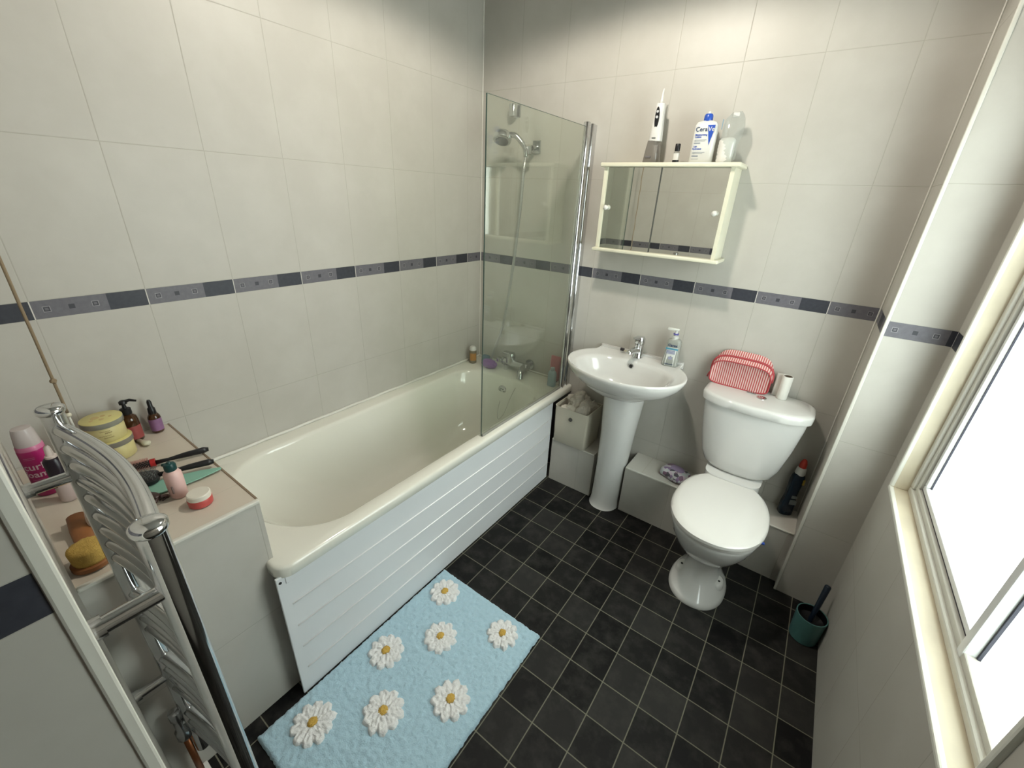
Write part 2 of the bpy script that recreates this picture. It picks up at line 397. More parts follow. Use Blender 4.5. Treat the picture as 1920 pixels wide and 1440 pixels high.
b = nb(); ring(b, RW - 0.008, RW + 0.006, WY0 - 0.010, WY1 + 0.010, WZ0 - 0.010, WZ1 + 0.010, 0.0145, 0.004); obj('edging_nosing', b, M['bull'], win)
b = nb(); ring(b, RW + 0.038, RW + 0.10, WY0 + 0.004, WY1 - 0.004, WZ0 + 0.004, WZ1 - 0.004, 0.022, 0.005); obj('outer_frame', b, M['upvc'], win)
b = nb(); ring(b, RW + 0.048, RW + 0.095, WY0 + 0.024, WY1 - 0.024, WZ0 + 0.024, WZ1 - 0.024, 0.018, 0.003); obj('inner_frame', b, M['upvc'], win)
MY = -1.020
b = nb(); ring(b, RW + 0.058, RW + 0.09, MY + 0.012, WY1 - 0.041, WZ0 + 0.041, WZ1 - 0.041, 0.007, 0.001, False); obj('gasket', b, M['gasket'], win)
b = nb(); ring(b, RW + 0.056, RW + 0.10, MY + 0.012, WY1 - 0.047, WZ0 + 0.047, WZ1 - 0.047, 0.017, 0.003, False)
obj('sash', b, M['upvc2'], win)
b = nb(); box(b, (RW + 0.046, MY - 0.012, WZ0 + 0.024), (RW + 0.10, MY + 0.012, WZ1 - 0.024), 0.003)
obj('mullion', b, M['upvc2'], win)
b = nb(); box(b, (RW + 0.066, MY + 0.0115, WZ0 + 0.062), (RW + 0.071, MY + 0.017, WZ1 - 0.062)); obj('glazing_seal', b, M['gasket'], win)
b = nb(); box(b, (RW + 0.066, MY - 0.017, WZ0 + 0.040), (RW + 0.071, MY - 0.0115, WZ1 - 0.040)); obj('glazing_seal', b, M['gasket'], win)
b = nb(); box(b, (RW + 0.067, WY1 - 0.067, WZ0 + 0.062), (RW + 0.071, WY1 - 0.063, WZ1 - 0.062)); obj('glazing_seal', b, M['gasket'], win)
b = nb(); box(b, (RW + 0.072, MY + 0.010, WZ0 + 0.060), (RW + 0.076, WY1 - 0.060, WZ1 - 0.060)); obj('pane', b, M['pane'], win)
b = nb(); box(b, (RW + 0.072, WY0 + 0.038, WZ0 + 0.038), (RW + 0.076, MY - 0.010, WZ1 - 0.038)); obj('pane', b, M['pane'], win)

# ------------------------------------------------------------------ bath
bath = thing('bathtub', 'cream white bathtub with white grooved side panel along the left wall', 'bathtub', (0, 0, 0))
N = 96
def rrect(x0, x1, y0, y1, z, rs, n=N):      # rounded rectangle, radii (per corner: +x+y, -x+y, -x-y, +x-y)
    per = n // 4; out = []
    cs = [(x1, y1, 1, 1, rs[0], 0), (x0, y1, -1, 1, rs[1], 90), (x0, y0, -1, -1, rs[2], 180), (x1, y0, 1, -1, rs[3], 270)]
    for (cx, cy, sx, sy, r, a0) in cs:
        rx, ry = r if isinstance(r, tuple) else (r, r)
        for k in range(per):
            a = math.radians(a0 + 90 * k / (per - 1)); out.append((cx - sx * rx + rx * math.cos(a), cy - sy * ry + ry * math.sin(a), z))
    return out
rings = []
def outer(z, o, r=0.045): return rrect(0.002, 0.700 - o, -1.690 + o, -0.002, z, (0.006, 0.006, 0.01, r))
rings += [outer(RIM - 0.042, 0.004), outer(RIM - 0.038, 0.0), outer(RIM - 0.010, 0.0), outer(RIM - 0.003, 0.003), outer(RIM, 0.010)]
def inner(z, i, yn=0.0, yf=0.0):
    return rrect(0.076 + i, 0.643 - i, -1.632 + i + yn, -0.175 - i - yf, z, ((0.20, 0.15), (0.20, 0.15), (0.27, 0.22), (0.27, 0.22)))
rings += [inner(RIM + 0.001, -0.006), inner(RIM - 0.003, 0.002), inner(RIM - 0.016, 0.008, 0.004), inner(RIM - 0.10, 0.020, 0.05, 0.008), inner(RIM - 0.22, 0.034, 0.13, 0.018), inner(RIM - 0.31, 0.05, 0.21, 0.03), inner(RIM - 0.36, 0.075, 0.28, 0.05), inner(RIM - 0.385, 0.12, 0.36, 0.08)]
b = nb(); loft(b, rings, False, True)
obj('tub', b, M['acrylic'], bath, autos=50)
# side panel: slightly tilted sheet with ridged grooves
b = nb(); box(b, (0.678, -1.694, 0.002), (0.686, -0.182, RIM - 0.034), 0.002)
pan = obj('side_panel', b, M['panel'], bath)
b = nb()
for z in (0.399, 0.303, 0.208, 0.106):
    tube(b, [(0.6862, -1.665, z), (0.6862, -0.186, z)], 0.0028, 8)
obj('groove', b, M['groove'], pan, smooth=True)
b = nb(); box(b, (0.684, -1.67, 0.485), (0.6885, -0.186, 0.512), 0.002); obj('top_strip', b, M['panel'], pan)
for y in (-1.684, -1.664):
    b = nb(); tube(b, [(0.685, y, 0.500 if y < -1.67 else 0.489), (0.6875, y, 0.500 if y < -1.67 else 0.489)], 0.0045, 8); obj('screw_hole', b, M['hole'], pan)
# overflow with plug chain
b = nb()
for r, y in ((0.033, -0.186),):
    loft(b, [[(0.345 + rr * math.cos(a), yy, 0.470 + rr * math.sin(a)) for a in [2 * PI * k / 28 for k in range(28)]] for rr, yy in ((0.033, -0.189), (0.033, -0.194), (0.026, -0.199), (0.012, -0.200))], True, True)
ov = obj('overflow', b, M['chrome_dull'], bath, autos=40)
b = nb()
for k in range(6):
    a = 2 * PI * k / 6; tube(b, [(0.345 + 0.014 * math.cos(a), -0.197, 0.470 + 0.014 * math.sin(a)), (0.345 + 0.014 * math.cos(a), -0.2008, 0.470 + 0.014 * math.sin(a))], 0.0035, 8)
obj('overflow_slot', b, M['hole'], ov)
ch = [(0.342, -0.197, 0.438), (0.345, -0.235, 0.36), (0.370, -0.262, 0.315), (0.402, -0.25, 0.36), (0.425, -0.215, 0.47), (0.44, -0.155, 0.555)]
b = nb(); tube(b, spline(ch, 10), 0.0014, 6); obj('plug_chain', b, M['chrome_dull'], bath, smooth=True)

# ------------------------------------------------------------------ glass screen
scr = thing('shower_screen', 'clear hinged glass shower screen standing on the bath rim', 'shower screen', (0.669, 0, 0))
GY0, GY1, GZ0, GZ1 = -0.782, -0.084, RIM + 0.006, 1.822
b = nb(); box(b, (-0.003, GY0, GZ0), (0.003, GY1, GZ1), 0.0005, 1); b.normal_update()
for f in b.faces: f.material_index = 0 if abs(f.normal.x) > 0.9 else 1
obj('glass_panel', b, [M['screen'], M['glass_edge']], scr)
b = nb(); tube(b, [(0, -0.080, RIM), (0, -0.080, 1.832)], 0.0135, 20); lathe(b, [(0.0155, 1.826), (0.0155, 1.838), (0.012, 1.840)], 20, cy=-0.080)
obj('hinge_post', b, M['chrome'], scr, autos=40)
b = nb(); tube(b, [(0, -0.030, RIM), (0, -0.030, 1.838)], 0.0125, 20); box(b, (-0.010, -0.030, RIM), (0.010, -0.001, 1.837)); obj('wall_profile', b, M['chrome'], scr, autos=40)
b = nb(); box(b, (-0.005, GY0 + 0.005, RIM), (0.005, GY1 - 0.01, RIM + 0.012), 0.002); obj('bottom_seal', b, mat('grey_seal', (0.33, 0.32, 0.28), 0.5), scr)

# ------------------------------------------------------------------ bath mixer, hand shower
mix = thing('bath_mixer_tap', 'chrome wall-mounted mixer tap above the far end of the bath', 'tap', (0.33, 0, 0.60))
def hcyl(bm, y0, y1, x, z, r, n=24):
    return tube(bm, [(x, y0, z), (x, y1, z)], r, n)
b = nb(); tube(b, [(-0.075, -0.062, 0.0), (0.085, -0.062, 0.0)], [0.021, 0.021], 24); tube(b, [(0.085, -0.062, 0), (0.10, -0.062, 0)], 0.024, 24)
tube(b, [(-0.075, -0.062, 0), (-0.088, -0.062, 0)], 0.024, 24); obj('body', b, M['chrome_dull'], mix, autos=40)
for sx in (-0.075, 0.075):
    b = nb(); hcyl(b, -0.062, -0.006, sx, 0, 0.014); hcyl(b, -0.010, -0.001, sx, 0, 0.030); obj('wall_flange', b, M['chrome_dull'], mix, autos=40)
b = nb(); lathe(b, [(0.027, 0.0), (0.029, 0.025), (0.029, 0.052), (0.024, 0.062), (0.006, 0.066)], 28, cx=-0.03, cy=-0.062); obj('cartridge', b, M['chrome_dull'], mix, autos=40)
b = nb(); loft(b, [sup(-0.035 - 0.012 * k, -0.065 - 0.008 * k, 0.060 + 0.004 * k, 0.012, 0.006, 3, 16) for k in range(2)], True, True)
box(b, (-0.075, -0.090, 0.056), (-0.02, -0.055, 0.068), 0.005, 3); obj('lever', b, M['chrome_dull'], mix, autos=40)
b = nb(); tube(b, spline([(0.075, -0.062, 0.0), (0.085, -0.10, -0.004), (0.095, -0.135, -0.018), (0.10, -0.145, -0.045)], 6), [0.02] * 12 + [0.019] * 7, 20); obj('spout', b, M['chrome_dull'], mix, autos=50)
b = nb(); lathe(b, [(0.011, -0.055), (0.013, -0.045), (0.013, -0.015)], 16, cx=-0.055, cy=-0.075); obj('hose_outlet', b, M['chrome_dull'], mix, autos=40)
b = nb(); lathe(b, [(0.004, -0.01), (0.018, 0.0), (0.018, 0.018), (0.010, 0.024)], 20, cx=-0.098, cy=-0.085); obj('diverter_knob', b, M['chrome_dull'], mix, autos=40)

sh = thing('hand_shower', 'chrome hand shower with long grey hose hanging from wall holder', 'shower head', (0.33, -0.05, 1.74))
M['hose'] = mat('grey_metal_hose', (0.42, 0.42, 0.41), 0.35, metal=0.6)
hz = [(0.030, -0.045, -0.03), (0.022, -0.048, -0.10), (0.008, -0.045, -0.30), (-0.03, -0.04, -0.62), (-0.085, -0.035, -0.92), (-0.145, -0.035, -1.09), (-0.165, -0.038, -1.19), (-0.130, -0.045, -1.285), (-0.085, -0.045, -1.27), (-0.056, -0.03, -1.20)]
b = nb(); pts = spline(hz, 26); tube(b, pts, [0.0072 + (0.0009 if i % 2 else 0) for i in range(len(pts))], 10); obj('hose', b, M['hose'], sh)
b = nb(); tube(b, spline([(0.030, -0.045, -0.035), (0.022, -0.05, 0.005), (-0.012, -0.068, 0.048), (-0.035, -0.078, 0.056), (-0.055, -0.086, 0.056)], 6), [0.011] * 8 + [0.0125] * 17, 16)
obj('handle', b, M['chrome_dull'], sh, smooth=True)
b = nb(); R_ = Matrix.Rotation(math.radians(-12), 4, 'Y') @ Matrix.Rotation(math.radians(-26), 4, 'X') @ Matrix.Scale(1.12, 4)
lathe(b, [(0.030, -0.026), (0.038, -0.022), (0.040, -0.008), (0.034, 0.008), (0.020, 0.018), (0.004, 0.022)], 28)
bmesh.ops.transform(b, matrix=Matrix.Translation((-0.080, -0.093, 0.052)) @ R_, verts=b.verts); hd = obj('head', b, M['chrome_dull'], sh, autos=50)
b = nb(); lathe(b, [(0.028, -0.027), (0.028, -0.0275)], 24); bmesh.ops.transform(b, matrix=Matrix.Translation((-0.080, -0.093, 0.052)) @ R_, verts=b.verts); obj('spray_face', b, mat('grey_rubber', (0.12, 0.12, 0.12), 0.5), hd)
hb = thing('shower_holder', 'translucent wall holder that carries the hand shower', 'shower holder', (0.36, 0, 1.755))
b = nb(); box(b, (-0.024, -0.008, -0.03), (0.024, 0, 0.03), 0.004); obj('back_plate', b, M['chrome_dull'], hb)
b = nb(); tube(b, [(0.0, -0.006, 0.0), (0.0, -0.05, -0.008)], 0.012, 16); tube(b, [(0.0, -0.078, -0.038), (-0.002, -0.076, -0.005)], 0.0165, 20); obj('arm', b, M['chrome_dull'], hb, autos=40)
hc = thing('shower_holder', 'small empty chrome shower holder high on the back wall', 'shower holder', (0.232, 0, 1.915))
b = nb(); box(b, (-0.02, -0.008, -0.028), (0.02, 0, 0.028), 0.004); obj('back_plate', b, M['chrome_dull'], hc)
b = nb(); loft(b, [sup(-0.004, -0.035, z, a, a, 3, 20) for z, a in ((-0.026, 0.014), (-0.024, 0.017), (0.022, 0.020), (0.026, 0.018))]); obj('arm', b, M['chrome_dull'], hc, autos=50)

# ------------------------------------------------------------------ mirror cabinet
cab = thing('mirror_cabinet', 'cream wall cabinet with two sliding mirror doors over the basin', 'cabinet', (0, 0, 0))
CX0, CX1, CZ0, CZ1, CDp = 0.800, 1.322, 1.322, 1.664, 0.128
b = nb(); box(b, (CX0 - 0.014, -0.145, CZ1 - 0.004), (CX1 + 0.018, -0.001, CZ1 + 0.012), 0.004, 3); obj('top_board', b, M['cabinet'], cab, autos=40)
b = nb(); box(b, (CX0 - 0.012, -0.142, CZ0 - 0.008), (CX1 + 0.016, -0.001, CZ0 + 0.006), 0.004, 3); obj('bottom_board', b, M['cabinet'], cab, autos=40)
b = nb(); box(b, (CX0, -CDp, CZ0 + 0.006), (CX0 + 0.015, -0.001, CZ1 - 0.004)); box(b, (CX1 - 0.015, -CDp, CZ0 + 0.006), (CX1, -0.001, CZ1 - 0.004)); box(b, (CX0 + 0.015, -0.006, CZ0 + 0.006), (CX1 - 0.015, -0.001, CZ1 - 0.004))
obj('carcass', b, M['cabinet'], cab)
b = nb(); box(b, (CX0 + 0.016, -0.122, CZ0 + 0.007), (1.046, -0.118, CZ1 - 0.005)); box(b, (1.0455, -0.1225, CZ0 + 0.007), (1.0475, -0.1176, CZ1 - 0.005), mi=1)
d1 = obj('mirror_door', b, [M['mirror'], mat('dark_mirror_edge', (0.10, 0.10, 0.09), 0.4)], cab)
b = nb(); box(b, (1.030, -0.116, CZ0 + 0.007), (CX1 - 0.016, -0.112, CZ1 - 0.005)); d2 = obj('mirror_door', b, M['mirror'], cab)
def yl(bm, prof, x, z, n=20): # lathe about -Y axis
    return loft(bm, [[(x + r * math.cos(2 * PI * k / n), y, z + r * math.sin(2 * PI * k / n)) for k in range(n)] for r, y in prof])
for x, y0, par in ((0.830, -0.122, d1), (1.283, -0.116, d2)):
    b = nb(); yl(b, [(0.006, y0), (0.005, y0 - 0.006), (0.0095, y0 - 0.010), (0.0105, y0 - 0.015), (0.008, y0 - 0.020), (0.001, y0 - 0.022)], x, 1.499); obj('knob', b, M['white'], par, smooth=True)
CT = CZ1 + 0.012

# on top of the cabinet
fl = thing('water_flosser', 'white cordless water flosser with black button panel on smoky tank', 'water flosser', (0.985, -0.075, CT))
b = nb(); loft(b, [sup(-0.004, 0, z, a, bb, 3.5, 28) for z, a, bb in ((0.0, 0.031, 0.026), (0.004, 0.033, 0.028), (0.05, 0.028, 0.026), (0.082, 0.023, 0.023))]); obj('water_tank', b, M['smoke'], fl, autos=50)
b = nb(); tube(b, [(0.006, 0, 0.003), (0.004, 0, 0.075)], 0.008, 12); obj('suction_pipe', b, M['white'], fl, smooth=True)
b = nb(); tube(b, [(-0.022, -0.0275, 0.022 - 0.0001), (0.0, -0.0285, 0.022)], 0.0045, 10); obj('tank_valve', b, mat('grey_rubber_valve', (0.16, 0.15, 0.15), 0.6), fl)
b = nb(); loft(b, [sup(0, 0, z, a, a * 0.95, 3, 28) for z, a in ((0.080, 0.024), (0.085, 0.025), (0.12, 0.023), (0.18, 0.019), (0.208, 0.017), (0.212, 0.015))]); bd = obj('body', b, M['white'], fl, autos=50)
b = nb(); loft(b, [[(w * math.cos(t), -yy + (0 if k else 0.0), 0.160 + h * math.sin(t) ) for t in [2 * PI * i / 24 for i in range(24)]] for k, (w, h, yy) in enumerate(((0.0085, 0.038, 0.0205), (0.0085, 0.038, 0.0235)))]); bmesh.ops.rotate(b, cent=(0, -0.022, 0.16), matrix=Matrix.Rotation(math.radians(4.5), 3, 'X'), verts=b.verts)
pn = obj('button_panel', b, M['black'], bd)
for z in (0.182, 0.163):
    b = nb(); yl(b, [(0.0048, -0.0200), (0.0048, -0.0265 - (0.163 - z) * 0.05), ], 0, z, 14); obj('button', b, mat('pale_button', (0.65, 0.66, 0.66), 0.4), pn)
b = nb(); tube(b, [(0, 0, 0.210), (0, 0, 0.222), (0.001, 0, 0.250), (0.003, 0, 0.262)], [0.009, 0.006, 0.0035, 0.0022], 14); obj('nozzle', b, M['white'], fl, smooth=True)
b = nb(); box(b, (-0.008, -0.0265, 0.0895), (0.008, -0.0245, 0.0920)); obj('marking', b, M['black'], bd)

sm = thing('small_bottle', 'small clear bottle with black cap and white label on the cabinet', 'bottle', (1.082, -0.078, CT))
b = nb(); lathe(b, [(0.011, 0), (0.012, 0.002), (0.012, 0.038), (0.009, 0.044), (0.009, 0.046)], 20); obj('body', b, M['clear'], sm, autos=40)
b = nb(); lathe(b, [(0.0124, 0.012), (0.0124, 0.036)], 20, cap0=False, cap1=False); obj('label_band', b, M['white'], sm)
b = nb(); lathe(b, [(0.0124, 0.003), (0.0124, 0.0115)], 20, cap0=False, cap1=False); obj('black_band', b, M['black'], sm)
b = nb(); lathe(b, [(0.0095, 0.044), (0.010, 0.046), (0.010, 0.068), (0.009, 0.070)], 20); obj('cap', b, M['black'], sm, autos=40)

M['lotion'] = mat('white_lotion_plastic', (0.84, 0.84, 0.80), 0.25)
M['blue'] = mat('royal_blue_plastic', (0.03, 0.10, 0.52), 0.3)
M['ink'] = mat('dark_blue_ink', (0.02, 0.05, 0.14), 0.5)
M['ink_grey'] = mat('grey_ink', (0.25, 0.28, 0.33), 0.5)
lo = thing('lotion_bottle', 'large white lotion bottle with blue cap and blue triangle on cabinet', 'bottle', (1.178, -0.078, CT), rz=math.radians(4))
b = nb(); loft(b, [sup(0, 0, z, a, bb, 4, 36) for z, a, bb in ((0, 0.039, 0.020), (0.004, 0.0425, 0.0235), (0.10, 0.0415, 0.0235), (0.128, 0.0405, 0.0225), (0.138, 0.035, 0.019), (0.143, 0.018, 0.014))]); bo = obj('body', b, M['lotion'], lo, autos=50)
b = nb(); text_bm(b, 'Cera', 0.0215, T(-0.0125, -0.0240, 0.113), bold=0.0002)
for z, w, x in ((0.096, 0.034, -0.012), (0.089, 0.022, -0.018), (0.064, 0.022, -0.017), (0.049, 0.024, -0.016), (0.022, 0.022, -0.017)):
    pass
obj('brand_lettering', b, M['ink'], bo)
for s_, z_, x_, q_ in (('Moisturising', 0.0088, -0.010, 0.095), ('Lotion', 0.0085, -0.019, 0.088), ('Lait', 0.008, -0.024, 0.056), ('Hydratant', 0.008, -0.017, 0.048)):
    b = nb(); text_bm(b, s_, z_, T(x_, -0.0240, q_), bold=0.0002); obj('small_lettering', b, M['blue'], bo)
for z, x0, x1, t in ((0.078, -0.031, 0.012, 0.0012), (0.074, -0.031, 0.008, 0.0012), (0.066, -0.031, -0.008, 0.0032), (0.036, -0.031, 0.014, 0.0012), (0.032, -0.031, 0.006, 0.0012), (0.022, -0.031, -0.008, 0.0036), (0.013, -0.031, -0.006, 0.0012)):
    b = nb(); box(b, (x0, -0.0242, z), (x1, -0.0236, z + t)); obj('fine_print', b, M['ink_grey'], bo)
b = nb(); v = [b.verts.new(p) for p in ((0.0075, -0.0236, 0.127), (0.034, -0.0236, 0.127), (0.033, -0.0236, 0.112), (0.0225, -0.0236, 0.060))]; v2 = [b.verts.new((p.co.x, -0.0242, p.co.z)) for p in v]
b.faces.new(v); b.faces.new(v2[::-1]); [b.faces.new((v[i], v[(i + 1) % 4], v2[(i + 1) % 4], v2[i])) for i in range(4)]; obj('blue_triangle', b, M['blue'], bo)
b = nb(); text_bm(b, 'Ve', 0.0215, T(0.0225, -0.0246, 0.113), bold=0.0002); obj('white_lettering', b, M['white'], bo)
b = nb(); lathe(b, [(0.0155, 0.141), (0.0165, 0.143), (0.0155, 0.160), (0.0135, 0.164), (0.012, 0.166)], 24); obj('cap', b, M['blue'], lo, autos=40)
b = nb(); lathe(b, [(0.006, 0.165), (0.005, 0.172), (0.004, 0.174)], 16); obj('nozzle', b, M['white'], lo, autos=40)

cp = thing('cotton_pad_bag', 'clear plastic bag half full of white cotton pads on the cabinet', 'cotton pads', (1.262, -0.07, CT), rz=0.1)
def crumple(bm, amp, sc_, seed=0):
    for v in bm.verts:
        v.co += noise.noise_vector(v.co * sc_ + Vector((seed, seed * 2, 0))) * amp
b = nb(); loft(b, [sup(0.0, 0, z, a, a * 0.9, 2.2, 36) for z, a in ((0.001, 0.022), (0.004, 0.028)) + tuple((0.006 + 0.006 * k, 0.028 + 0.0012 * (k % 2)) for k in range(13)) + ((0.086, 0.02),)]); crumple(b, 0.002, 40); obj('cotton_pads', b, mat('white_cotton', (0.86, 0.85, 0.80), 0.95, bump=0.5, bscale=300), cp, smooth=True)
b = nb(); loft(b, [sup(0.002 + 0.010 * z / 0.17, 0, z, a, bb, 2.2, 40) for z, a, bb in [(0.0, 0.028, 0.026), (0.02, 0.032, 0.029), (0.06, 0.032, 0.028), (0.09, 0.034, 0.026), (0.12, 0.036, 0.020), (0.145, 0.034, 0.012), (0.158, 0.026, 0.006), (0.170, 0.016, 0.003)]]); crumple(b, 0.006, 28, 3); obj('clear_bag', b, M['clear'], cp, smooth=True)
b = nb(); box(b, (-0.002, -0.004, 0.150), (0.022, 0.002, 0.168), 0.004); obj('header_tag', b, M['white'], cp)
b = nb(); box(b, (-0.0300, -0.016, 0.112), (-0.0282, -0.012, 0.145)); obj('print_mark', b, mat('blue_print', (0.15, 0.35, 0.5), 0.5), cp)

# ------------------------------------------------------------------ basin
BX, BZ = 1.062, 0.830
bas = thing('washbasin', 'white ceramic washbasin on a full pedestal against the back wall', 'washbasin', (BX, 0, 0))
NB = 96
def basin_outline(z, k, kz=0.0):
    out = []; cy = -0.215
    for i in range(NB):
        t = 2 * PI * i / NB; c, s = math.cos(t), math.sin(t)
        a, bb = 0.280, 0.222
        r = 1 / math.sqrt((c / a) ** 2 + (s / bb) ** 2)
        if s > 0:   # union with the back box
            hx, hy = 0.212, 0.213
            rb = min(hx / max(abs(c), 1e-6), hy / max(s, 1e-6)); r = (max(r, rb))
        out.append((r * c * k, cy + r * s * k, z))
    return out
def under(z, k):   # shrink towards pedestal, back stays on the wall
    o = basin_outline(z, 1); cy = -0.16
    return [(x * k, min(cy + (y - cy) * k, -0.002) if y < cy else cy + (y - cy) * min(1, k + 0.25), z) for x, y, _ in o]
def bowl(z, k, dy=0.0): return [(0.212 * k * math.copysign(abs(math.cos(t)) ** 0.8, math.cos(t)), -0.245 + dy + (0.128 if math.sin(t) > 0 else 0.158) * k * math.copysign(abs(math.sin(t)) ** 0.85, math.sin(t)), z) for t in [2 * PI * i / NB for i in range(NB)]]
rg = [under(0.690, 0.36), under(0.700, 0.50), under(0.722, 0.68), under(0.755, 0.85), under(0.785, 0.945), under(0.808, 0.985), basin_outline(0.820, 0.998), basin_outline(0.828, 0.995), basin_outline(BZ + 0.001, 0.98), basin_outline(BZ - 0.002, 0.955)]
for p in range(2): rg[-1 - p] = [(x, max(y, y), z) for x, y, z in rg[-1 - p]]
rg += [bowl(BZ - 0.006, 1.10), bowl(BZ - 0.010, 1.04), bowl(BZ - 0.022, 0.99), bowl(BZ - 0.055, 0.92), bowl(BZ - 0.095, 0.80), bowl(BZ - 0.125, 0.60), bowl(BZ - 0.140, 0.35), bowl(BZ - 0.144, 0.12)]
b = nb(); loft(b, rg, True, True)
bmesh.ops.smooth_vert(b, verts=[v for v in b.verts if v.co.z < BZ + 0.01 and v.co.y < -0.01], factor=0.3, use_axis_x=True, use_axis_y=True, use_axis_z=True)
obj('basin', b, M['ceramic'], bas, autos=60)
b = nb(); loft(b, [[(x, y, z) for x, y, z in rrect(-0.212, 0.212, -0.022, -0.001, z, (0.006,) * 4, 32)] for z in (BZ - 0.02, BZ + 0.006, BZ + 0.009)], False, True); obj('back_lip', b, M['ceramic'], bas, autos=50)
b = nb(); yl(b, [(0.0125, -0.121), (0.0125, -0.126), (0.0095, -0.1265)], -0.001, BZ - 0.030); obj('overflow_ring', b, M['chrome_dull'], bas)
b = nb(); yl(b, [(0.0088, -0.1262), (0.0088, -0.1275)], -0.001, BZ - 0.030); obj('overflow_hole', b, M['hole'], bas)
b = nb(); lathe(b, [(0.022, BZ - 0.146), (0.022, BZ - 0.141), (0.016, BZ - 0.140)], 24, cy=-0.245); obj('plug', b, M['chrome_dull'], bas, autos=40)
b = nb(); loft(b, [sup(-0.010 + (z / 0.7) * 0.012, -0.145, z, a, bb, 2.3, 40) for z, a, bb in ((0.0, 0.081, 0.103), (0.008, 0.078, 0.098), (0.05, 0.074, 0.094), (0.25, 0.074, 0.094), (0.45, 0.082, 0.10), (0.62, 0.093, 0.112), (0.70, 0.100, 0.120))]); obj('pedestal', b, M['ceramic'], bas, autos=60)

tp = thing('basin_mixer_tap', 'chrome single-lever mixer tap at the back of the washbasin', 'tap', (BX - 0.002, -0.052, BZ - 0.002))
b = nb(); lathe(b, [(0.025, 0), (0.025, 0.004), (0.022, 0.008), (0.021, 0.065), (0.0225, 0.068)], 28); obj('body', b, M['chrome'], tp, autos=40)
b = nb(); tube(b, spline([(0, -0.010, 0.035), (-0.005, -0.05, 0.045), (-0.010, -0.088, 0.045), (-0.012, -0.096, 0.036)], 6), [0.016] * 8 + [0.0135] * 11, 18); obj('spout', b, M['chrome'], tp, autos=50)
b = nb(); lathe(b, [(0.0225, 0.070), (0.024, 0.075), (0.024, 0.095), (0.020, 0.104), (0.008, 0.107)], 28); tube(b, [(0, -0.010, 0.098), (-0.008, -0.045, 0.106), (-0.011, -0.062, 0.109)], [0.011, 0.007, 0.005], 12); obj('lever', b, M['chrome'], tp, autos=50)
tb = thing('toothbrush', 'pale toothbrush with dark bristle head lying behind the basin tap', 'toothbrush', (0.975, -0.045, BZ + 0.012), rz=math.radians(-5))
b = nb(); tube(b, [(0, 0, 0), (0.03, -0.001, 0.0), (0.075, 0, 0.0)], [0.003, 0.004, 0.005], 10); obj('handle', b, mat('pale_yellow_plastic', (0.70, 0.66, 0.48), 0.4), tb, smooth=True)
b = nb(); box(b, (-0.008, -0.006, -0.004), (0.012, 0.006, 0.010), 0.002); obj('bristles', b, mat('dark_bristles', (0.05, 0.045, 0.05), 0.8), tb)

hw = thing('hand_wash_bottle', 'clear pump bottle with white and blue label on the washbasin', 'bottle', (BX + 0.155, -0.055, BZ - 0.003), rz=math.radians(8))
b = nb(); loft(b, [sup(0.004 * (z / 0.1), 0, z, a, bb, 3.2, 36) for z, a, bb in ((0, 0.034, 0.019), (0.004, 0.037, 0.022), (0.03, 0.0355, 0.022), (0.09, 0.030, 0.020), (0.118, 0.031, 0.020), (0.128, 0.026, 0.017), (0.133, 0.013, 0.012))]); hbq = obj('body', b, mat('cloudy_clear_plastic', (0.55, 0.57, 0.52), 0.2, trans=0.35), hw, autos=50)
b = nb()
lb = [(0.005, 0.0365), (0.03, 0.0352), (0.088, 0.0300), (0.094, 0.0297)]
loft(b, [[(0.004 * (z / 0.1) + s * (a - 0.006), -0.0228 + (0.0012 if z < 0.05 else 0.0022) - abs(s) ** 6 * -0.004, z) for s in (-1, -0.6, -0.2, 0.2, 0.6, 1)] for z, a in lb], False, False, closed=False); obj('front_label', b, mat('white_label', (0.82, 0.84, 0.80), 0.4), hbq)
b = nb(); text_bm(b, 'Carex', 0.0165, T(0.002, -0.0222, 0.104), bold=0.0004); obj('brand_lettering', b, M['ink'], hbq)
b = nb(); text_bm(b, 'Antibacterial', 0.0075, T(0.0, -0.0235, 0.013), bold=0.0002); obj('small_lettering', b, M['ink'], hbq)
b = nb(); box(b, (-0.026, -0.0226, 0.083), (0.028, -0.0216, 0.091)); obj('blue_band', b, mat('teal_blue_print', (0.10, 0.34, 0.46), 0.4), hbq)
M['lilac'] = mat('lilac_print', (0.35, 0.36, 0.52), 0.5)
for z in (0.075, 0.069, 0.063): obj('fine_print', box(nb(), (-0.020, -0.0232, z), (0.018, -0.0222, z + 0.004)), M['lilac'], hbq)
obj('emblem', box(nb(), (-0.007, -0.0238, 0.036), (0.009, -0.0228, 0.050), 0.0004), M['lilac'], hbq)
b = nb(); lathe(b, [(0.014, 0.130), (0.014, 0.144), (0.008, 0.147), (0.0055, 0.150), (0.0055, 0.176)], 20, cx=0.004); obj('pump_collar', b, mat('pale_clear_plastic', (0.74, 0.76, 0.72), 0.3), hw, autos=40)
b = nb(); lathe(b, [(0.012, 0.152), (0.012, 0.157)], 20, cx=0.004); obj('pump_ring', b, mat('violet_blue_plastic', (0.12, 0.11, 0.45), 0.4), hw)
b = nb(); box(b, (-0.036, -0.008, 0.170), (0.014, 0.008, 0.180), 0.003); obj('pump_head', b, mat('pale_pump_plastic', (0.80, 0.81, 0.76), 0.3), hw, autos=40)

